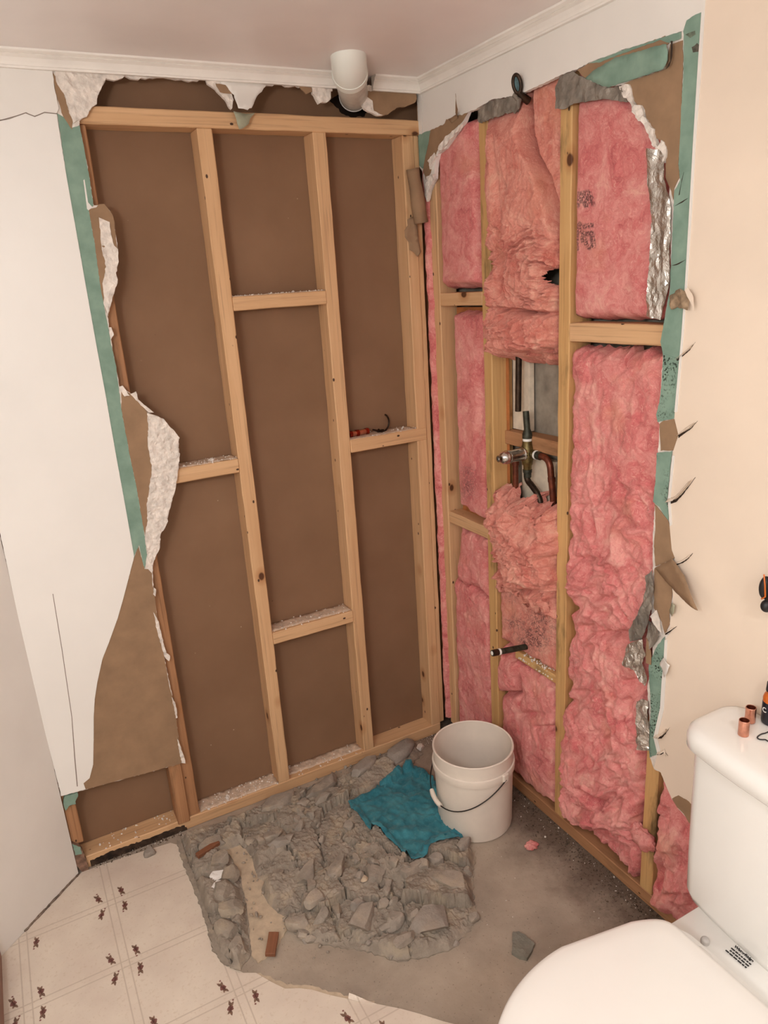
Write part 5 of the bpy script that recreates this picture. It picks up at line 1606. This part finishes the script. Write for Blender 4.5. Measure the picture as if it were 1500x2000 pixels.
for q, lb in (([(408, 1712), (416, 1702), (432, 1699), (436, 1700), (432, 1714), (427, 1717), (416, 1718)], 'larger white paint flake on the grey mortar lumps'), ([(415, 1728), (424, 1718), (432, 1718), (428, 1730), (420, 1733), (415, 1739), (413, 1734)], 'smaller white paint flake just below the larger flake')):
    o = sheet('paint_flake', 'F', q, 0.036, 0.0012, 'panel_white', None, jag=0.0006, res=0.006, hf=lambda a, b, u, v: 0.004 * fbm(a * 40, b * 40, 2, 3))
    o['label'], o['category'] = lb, 'paint flake'

# ================================================================ TEAL CLOTH
CL = [(680, 1572), (700, 1562), (735, 1546), (765, 1524), (790, 1504), (812, 1505), (830, 1518), (852, 1536), (858, 1570), (880, 1608), (907, 1646), (885, 1654), (858, 1662), (845, 1668), (838, 1678), (826, 1688), (812, 1694), (800, 1689), (788, 1678), (772, 1663), (757, 1651), (745, 1638), (728, 1634), (712, 1616), (700, 1600), (688, 1588)]


def cl_h(a, b, u, v):
    e = 0
    for da, db in ((0, 0), (.008, 0), (-.008, 0), (0, .008), (0, -.008)):
        e = np.maximum(e, rub_h(a + da, b + db) * .8)
    k = e + 0.005
    f = 0.010 * blob(u, v, 760, 1634, 60, 7) * sstep(1690, 1640, v) + 0.009 * np.exp(-((v - (1668 - 0.35 * (u - 800))) / 7.0) ** 2) * sstep(800, 850, u)
    f = f + 0.008 * blob(u, v, 803, 1525, 5, 24) + 0.006 * blob(u, v, 850, 1600, 20, 40) + 0.005 * fbm(a * 22, b * 22, 3, 9) + 0.0025 * ridged(a * 40, b * 28, 3, 12)
    return k + f


o = sheet('cloth', 'F', CL, 0.008, 0.002, 'cloth', None, jag=0.0008, step=0.006, res=0.0045, hf=cl_h, smooth=True)
o['label'], o['category'] = 'crumpled teal cloth spread over the rubble beside the bucket', 'cloth'

# ================================================================ BUCKET
bk = empty('bucket', (-0.1698, -0.4111, 0.001), label='white plastic bucket with wire handle standing on the slab', category='bucket')
RBt, RT, HB = 0.1085, 0.1176, 0.2577
rad = lambda z: RBt + (RT - 0.002 - RBt) * z / HB
t_ = 0.0022
prof = [(0, 0.002), (rad(0) - .006, 0.0), (rad(0) - .001, 0.003), (rad(0.01), 0.01), (rad(.19), .19), (rad(.235), .235), (rad(HB) - .0005, HB - .004)]
inner = [(rad(HB) - t_ - .001, HB - .004), (rad(.2) - t_, .2), (rad(.02) - t_, .012), (rad(.01) - t_ - .006, .006), (0, .006)]
lathe('body', prof + inner, 'plastic_white', bk, seg=72)
lathe('rim', [(rad(HB) - t_ - .0015, HB - .006), (rad(HB) - t_ - .0018, HB - .001), (rad(HB) - .001, HB + .0008), (rad(HB) + .0016, HB - .001), (rad(HB) + .0014, HB - .006), (rad(HB) - .001, HB - .007)], 'plastic_white', bk, seg=72)
zc = 0.203
lathe('collar', [(rad(zc), zc - .012), (rad(zc) + .0045, zc - .0115), (rad(zc) + .0052, zc - .007), (rad(zc) + .0058, zc + .006), (rad(zc) + .005, zc + .011), (rad(zc) + .001, zc + .0125)], 'plastic_white', bk, seg=72)
# the two ears and the wire bail hanging down the front
ea = math.radians(-77)      # direction of the right-hand ear as seen from the camera
for s, a in ((1, ea), (-1, ea + math.pi)):
    c = Vector((math.cos(a), math.sin(a), 0)) * (rad(zc) + .007)
    bm = bmesh.new()
    box_bm(bm, (-.005, -.010, -.013), (.004, .010, .013), 0.003)
    o = link('ear', from_bm('ear', bm), 'plastic_white', bk)
    o.location = c + Vector((0, 0, zc))
    o.rotation_euler = (0, 0, a)
hw = []
ux = Vector((math.cos(ea), math.sin(ea), 0))
uy = Vector((math.sin(ea), -math.cos(ea), 0))       # towards the camera
for k in range(41):
    q = math.pi * k / 40
    x, y = math.cos(q), math.sin(q)
    R0 = rad(zc) + .010
    hw.append(ux * (R0 * x) + uy * ((R0 + .006) * y) + Vector((0, 0, zc - .004 - 0.088 * (y ** 1.15))))
tube('handle_wire', hw, 0.0017, 'wire', bk, 8)
tube('handle_grip', hw[21:28], [0.0062, .0072, .0072, .0068, .0072, .0072, 0.0062], 'plastic_white', bk, 12)

# ================================================================ TOILET
TCY = -1.345
TL = empty('toilet', (-0.25, TCY, 0.004), label='white toilet against the cream wall with its lid closed', category='toilet')
org = Vector((-0.25, TCY, 0.004))


def rrect(x0, x1, y0, y1, r, z, n=8, bow=0.0):
    """rounded rectangle, the front (x0) side bowed outwards"""
    pts = []
    for cx, cy, a0 in ((x1 - r, y1 - r, 0), (x0 + r, y1 - r, 90), (x0 + r, y0 + r, 180), (x1 - r, y0 + r, 270)):
        for k in range(n + 1):
            a = math.radians(a0 + 90 * k / n)
            pts.append([cx + r * math.cos(a), cy + r * math.sin(a)])
    # finer points along the front
    out = []
    for i, p in enumerate(pts):
        q = pts[(i + 1) % len(pts)]
        m_ = 8 if i % (n + 1) == n else 1
        for k in range(m_):
            out.append([p[0] + (q[0] - p[0]) * k / m_, p[1] + (q[1] - p[1]) * k / m_])
    yc, hw_ = (y0 + y1) / 2, (y1 - y0) / 2
    res = []
    for x, y in out:
        f = max(0.0, (x1 - x) / (x1 - x0))
        x2 = x - bow * f * (1 - ((y - yc) / hw_) ** 2)
        res.append(Vector((x2, y, z)) - org)
    return res


hwid = 0.235
T = []
for z, k, xf in ((.326, .88, -.150), (.330, .90, -.155), (.345, .925, -.158), (.42, .955, -.152), (.55, .985, -.145), (.660, 1.0, -.141)):
    T.append(rrect(xf, -0.012, TCY - hwid * k, TCY + hwid * k, 0.035, z, bow=.022))
loft('tank', T, 'ceramic', TL)
Lr = []
for z, g, rr_ in ((.656, -.004, .036), (.657, .004, .04), (.662, .008, .042), (.680, .0085, .043), (.692, .006, .042), (.699, .000, .04), (.7025, -.008, .034), (.7035, -.02, .028)):
    Lr.append(rrect(-.146 - g, -0.006 if g > 0 else -.006 + g, TCY - hwid - .006 - g, TCY + hwid + .006 + g, rr_, z, bow=.024))
loft('tank_lid', Lr, 'ceramic', TL)


def egg(xb, xf, hw_, z, n=96, back=0.13, off=0.0):
    """seat outline: squarish at the hinge (xb), egg-shaped to the front (xf)"""
    L = xb - xf
    pts = []
    for k in range(n):
        a = 2 * math.pi * k / n
        c, s = math.cos(a), math.sin(a)
        xm = xb - L * 0.46
        if c > 0:                       # hinge end: nearly square corners
            e = 0.13
            xx, yy = c ** e, (abs(s) ** e) * (1 if s > 0 else -1)
            x, y = xm + xx * L * 0.46, TCY + yy * hw_ * (1 - 0.27 * xx ** 2)
        else:
            yy = (abs(s) ** 0.94) * (1 if s > 0 else -1)
            x, y = xm + c * L * 0.54, TCY + yy * hw_
        pts.append(Vector((x, y, z)) - org)
    return pts


def shrink(r, k):
    c = sum(r, Vector()) / len(r)
    return [Vector((c.x + (p.x - c.x) * k, c.y + (p.y - c.y) * k, p.z)) for p in r]


HWS = 0.192
xb, xf = -0.286, -0.742
loft('seat', [shrink(egg(xb + .006, xf, HWS, .360), .97), egg(xb + .006, xf, HWS, .362), egg(xb + .006, xf, HWS, .376), shrink(egg(xb + .006, xf, HWS, .379), .98)], 'seat_white', TL)
lidr = [shrink(egg(xb, xf, HWS + .002, .380), .975), egg(xb, xf, HWS + .002, .382), egg(xb, xf, HWS + .002, .390), shrink(egg(xb, xf, HWS + .002, .396), .992), shrink(egg(xb, xf, HWS + .002, .401), .972), shrink(egg(xb, xf, HWS + .002, .4045), .93), shrink(egg(xb, xf, HWS + .002, .4065), .8), shrink(egg(xb, xf, HWS + .002, .408), .4)]
loft('lid', lidr, 'seat_white', TL)
# rear deck and bowl
loft('bowl_deck', [rrect(-.33, -.055, TCY - .150, TCY + .150, .05, .27), rrect(-.34, -.05, TCY - .165, TCY + .165, .05, .31), rrect(-.345, -.045, TCY - .170, TCY + .170, .05, .325), rrect(-.345, -.05, TCY - .166, TCY + .166, .048, .330)], 'ceramic', TL)
loft('bowl', [egg(-.14, -.56, .10, .0), egg(-.14, -.56, .105, .01), egg(-.14, -.54, .09, .08), egg(-.16, -.60, .115, .18), egg(-.20, -.68, .165, .29), egg(-.24, -.725, .183, .345), egg(-.25, -.73, .184, .358)], 'ceramic', TL)
for s in (1, -1):
    bm = bmesh.new()
    box_bm(bm, (-.296, TCY + s * .07 - .018, .331), (-.262, TCY + s * .07 + .018, .372), 0.008)
    for v in bm.verts:
        v.co -= org
    link('hinge_block', from_bm('hinge_block', bm, True), 'seat_white', TL)
hb = Vector(un(1377, 1838, 2, .334)) - org
lathe('bolt_cap', [(0.008, -.006), (0.008, .002), (.007, .005), (.004, .007), (0, .0075)], flat('grey_bolt_cap', (190, 184, 178), 0.4, 0.4), TL, tuple(hb), 20)


def text_on(body, size, loc, rotz, mat, parent, name, bold=0.0):
    cu = bpy.data.curves.new(name, 'FONT')
    cu.body = body
    cu.size = size
    cu.align_x, cu.align_y = 'CENTER', 'CENTER'
    cu.extrude = 0.0002
    cu.offset = bold
    cu.space_line = 0.95
    tmp = bpy.data.objects.new('text_outline', cu)
    C.objects.link(tmp)
    bpy.context.view_layer.update()
    me = bpy.data.meshes.new_from_object(tmp.evaluated_get(bpy.context.evaluated_depsgraph_get()))
    bpy.data.objects.remove(tmp)
    bpy.data.curves.remove(cu)
    o = bpy.data.objects.new(name, me)
    C.objects.link(o)
    me.materials.clear()
    me.materials.append(MAT[mat])
    o.parent = parent
    o.location = loc
    o.rotation_euler = (0, 0, rotz)
    return o


MAT['ink_black'] = flat('black_print', (40, 38, 38), 0.6, 0.3)
lp = Vector(un(1446, 1868, 2, .331)) - org
text_on('WaterRidge', 0.0078, lp + Vector((.010, 0, .0006)), -math.pi / 2, 'ink_black', TL, 'label_print', 0.0003)
bm = bmesh.new()
rr = random.Random(4)
for k in range(3):
    y = -0.021
    while y < 0.019:
        L = rr.uniform(.003, .008)
        x = .001 - k * .0062
        box_bm(bm, (x - .0014, y, 0), (x + .0014, min(y + L, .022), .0004))
        y += L + .0014
o = link('label_print', from_bm('label_print', bm), 'ink_black', TL)
o.location = lp + Vector((0, 0, .0004))

# ---- things on the tank lid
ZL = 0.7042
for (u, v), lb in (((1453, 1440), 'short copper coupling on the tank lid, the nearer of the two'), ((1466, 1414), 'short copper coupling on the tank lid, standing behind the nearer one')):
    P = un(u, v, 2, ZL)
    o = empty('copper_coupling', (P[0] + .006, P[1] + .006, ZL), label=lb, category='fitting', group='copper couplings on the tank lid')
    lathe('sleeve', [(.0092, 0), (.0096, .0008), (.0096, .0305), (.0090, .0312), (.0082, .0308), (.0082, .0008), (.0092, 0)], 'copper', o, seg=32)
    lathe('stop_ring', [(.0082, .013), (.0076, .0145), (.0076, .0165), (.0082, .018)], 'copper', o, seg=32)
P = np.array([-0.0185, -1.193, ZL])
bt = empty('bottle', P, label='orange capped bottle with black label on the tank lid', category='bottle')
lathe('body', [(0, 0), (.014, 0), (.0168, .002), (.0178, .006), (.0178, .044), (.017, .047)], flat('black_label', (30, 32, 40), 0.35, 0.45), bt, seg=40)
lathe('shoulder', [(.0172, .046), (.0176, .053), (.0155, .060), (.0122, .064), (.0122, .070), (0, .070)], 'orange', bt, seg=40)
lathe('cap', [(.0140, .068), (.0140, .071), (.0132, .084), (0, .086)], 'black', bt, seg=40)
# pale emblem on the label
bm = bmesh.new()
for k in range(14):
    a0, a1 = math.radians(50 + 20 * k), math.radians(70 + 20 * k)
    vs = [bm.verts.new((.0247 * math.cos(t) if False else 0, r * math.cos(t), r * math.sin(t))) for t, r in ((a0, .0052), (a1, .0052), (a1, .0034), (a0, .0034))]
    bm.faces.new(vs)
o = link('label_emblem', from_bm('label_emblem', bm), 'tape', bt)
ang_ = math.atan2(CAM[1] - P[1], CAM[0] - P[0]) 
o.location = (.0180 * math.cos(ang_ - .75), .0180 * math.sin(ang_ - .75), .032)
o.rotation_euler = (0, 0, ang_ - .75)
rg = []
for k in range(33):
    a = 2 * math.pi * k / 32
    r = .016 * (1 + .22 * math.sin(3 * a + .4) + .08 * math.sin(5 * a))
    rg.append((r * math.cos(a) * 1.1, r * math.sin(a) * .8, 0))
P = un(1500, 1440, 2, ZL)
o = tube('rubber_band', rg, 0.0012, 'black', None, 8, label='thin black rubber ring lying on the tank lid', category='rubber ring')
o.location = (P[0], P[1], ZL + .0012)
# the black holder at the edge of the picture
P = un(1509, 1158, 0, -0.024)
bh = empty('wall_hook', P, label='black knobbly wall hook on the cream wall above the tank', category='hook')
bm = bmesh.new()
box_bm(bm, (-.010, -.022, -.034), (.0225, .012, .034), 0.009)
link('back_plate', from_bm('back_plate', bm, True), 'black', bh)
bm = bmesh.new()
bmesh.ops.create_uvsphere(bm, u_segments=20, v_segments=12, radius=1.0, matrix=Matrix.Translation((-.006, .011, .008)) @ Matrix.Diagonal((.012, .010, .022, 1)))
link('knob', from_bm('knob', bm, True), 'black', bh)
bm = bmesh.new()
bmesh.ops.create_uvsphere(bm, u_segments=20, v_segments=12, radius=1.0, matrix=Matrix.Translation((-.006, .005, -.026)) @ Matrix.Diagonal((.011, .010, .012, 1)))
link('knob', from_bm('knob', bm, True), 'black', bh)
tube('orange_trim', [(-.012, .012, .035), (-.018, .004, .018), (-.017, .002, -.004), (-.012, .012, -.013)], 0.0014, 'orange', bh, 8)

bpy.context.view_layer.update()
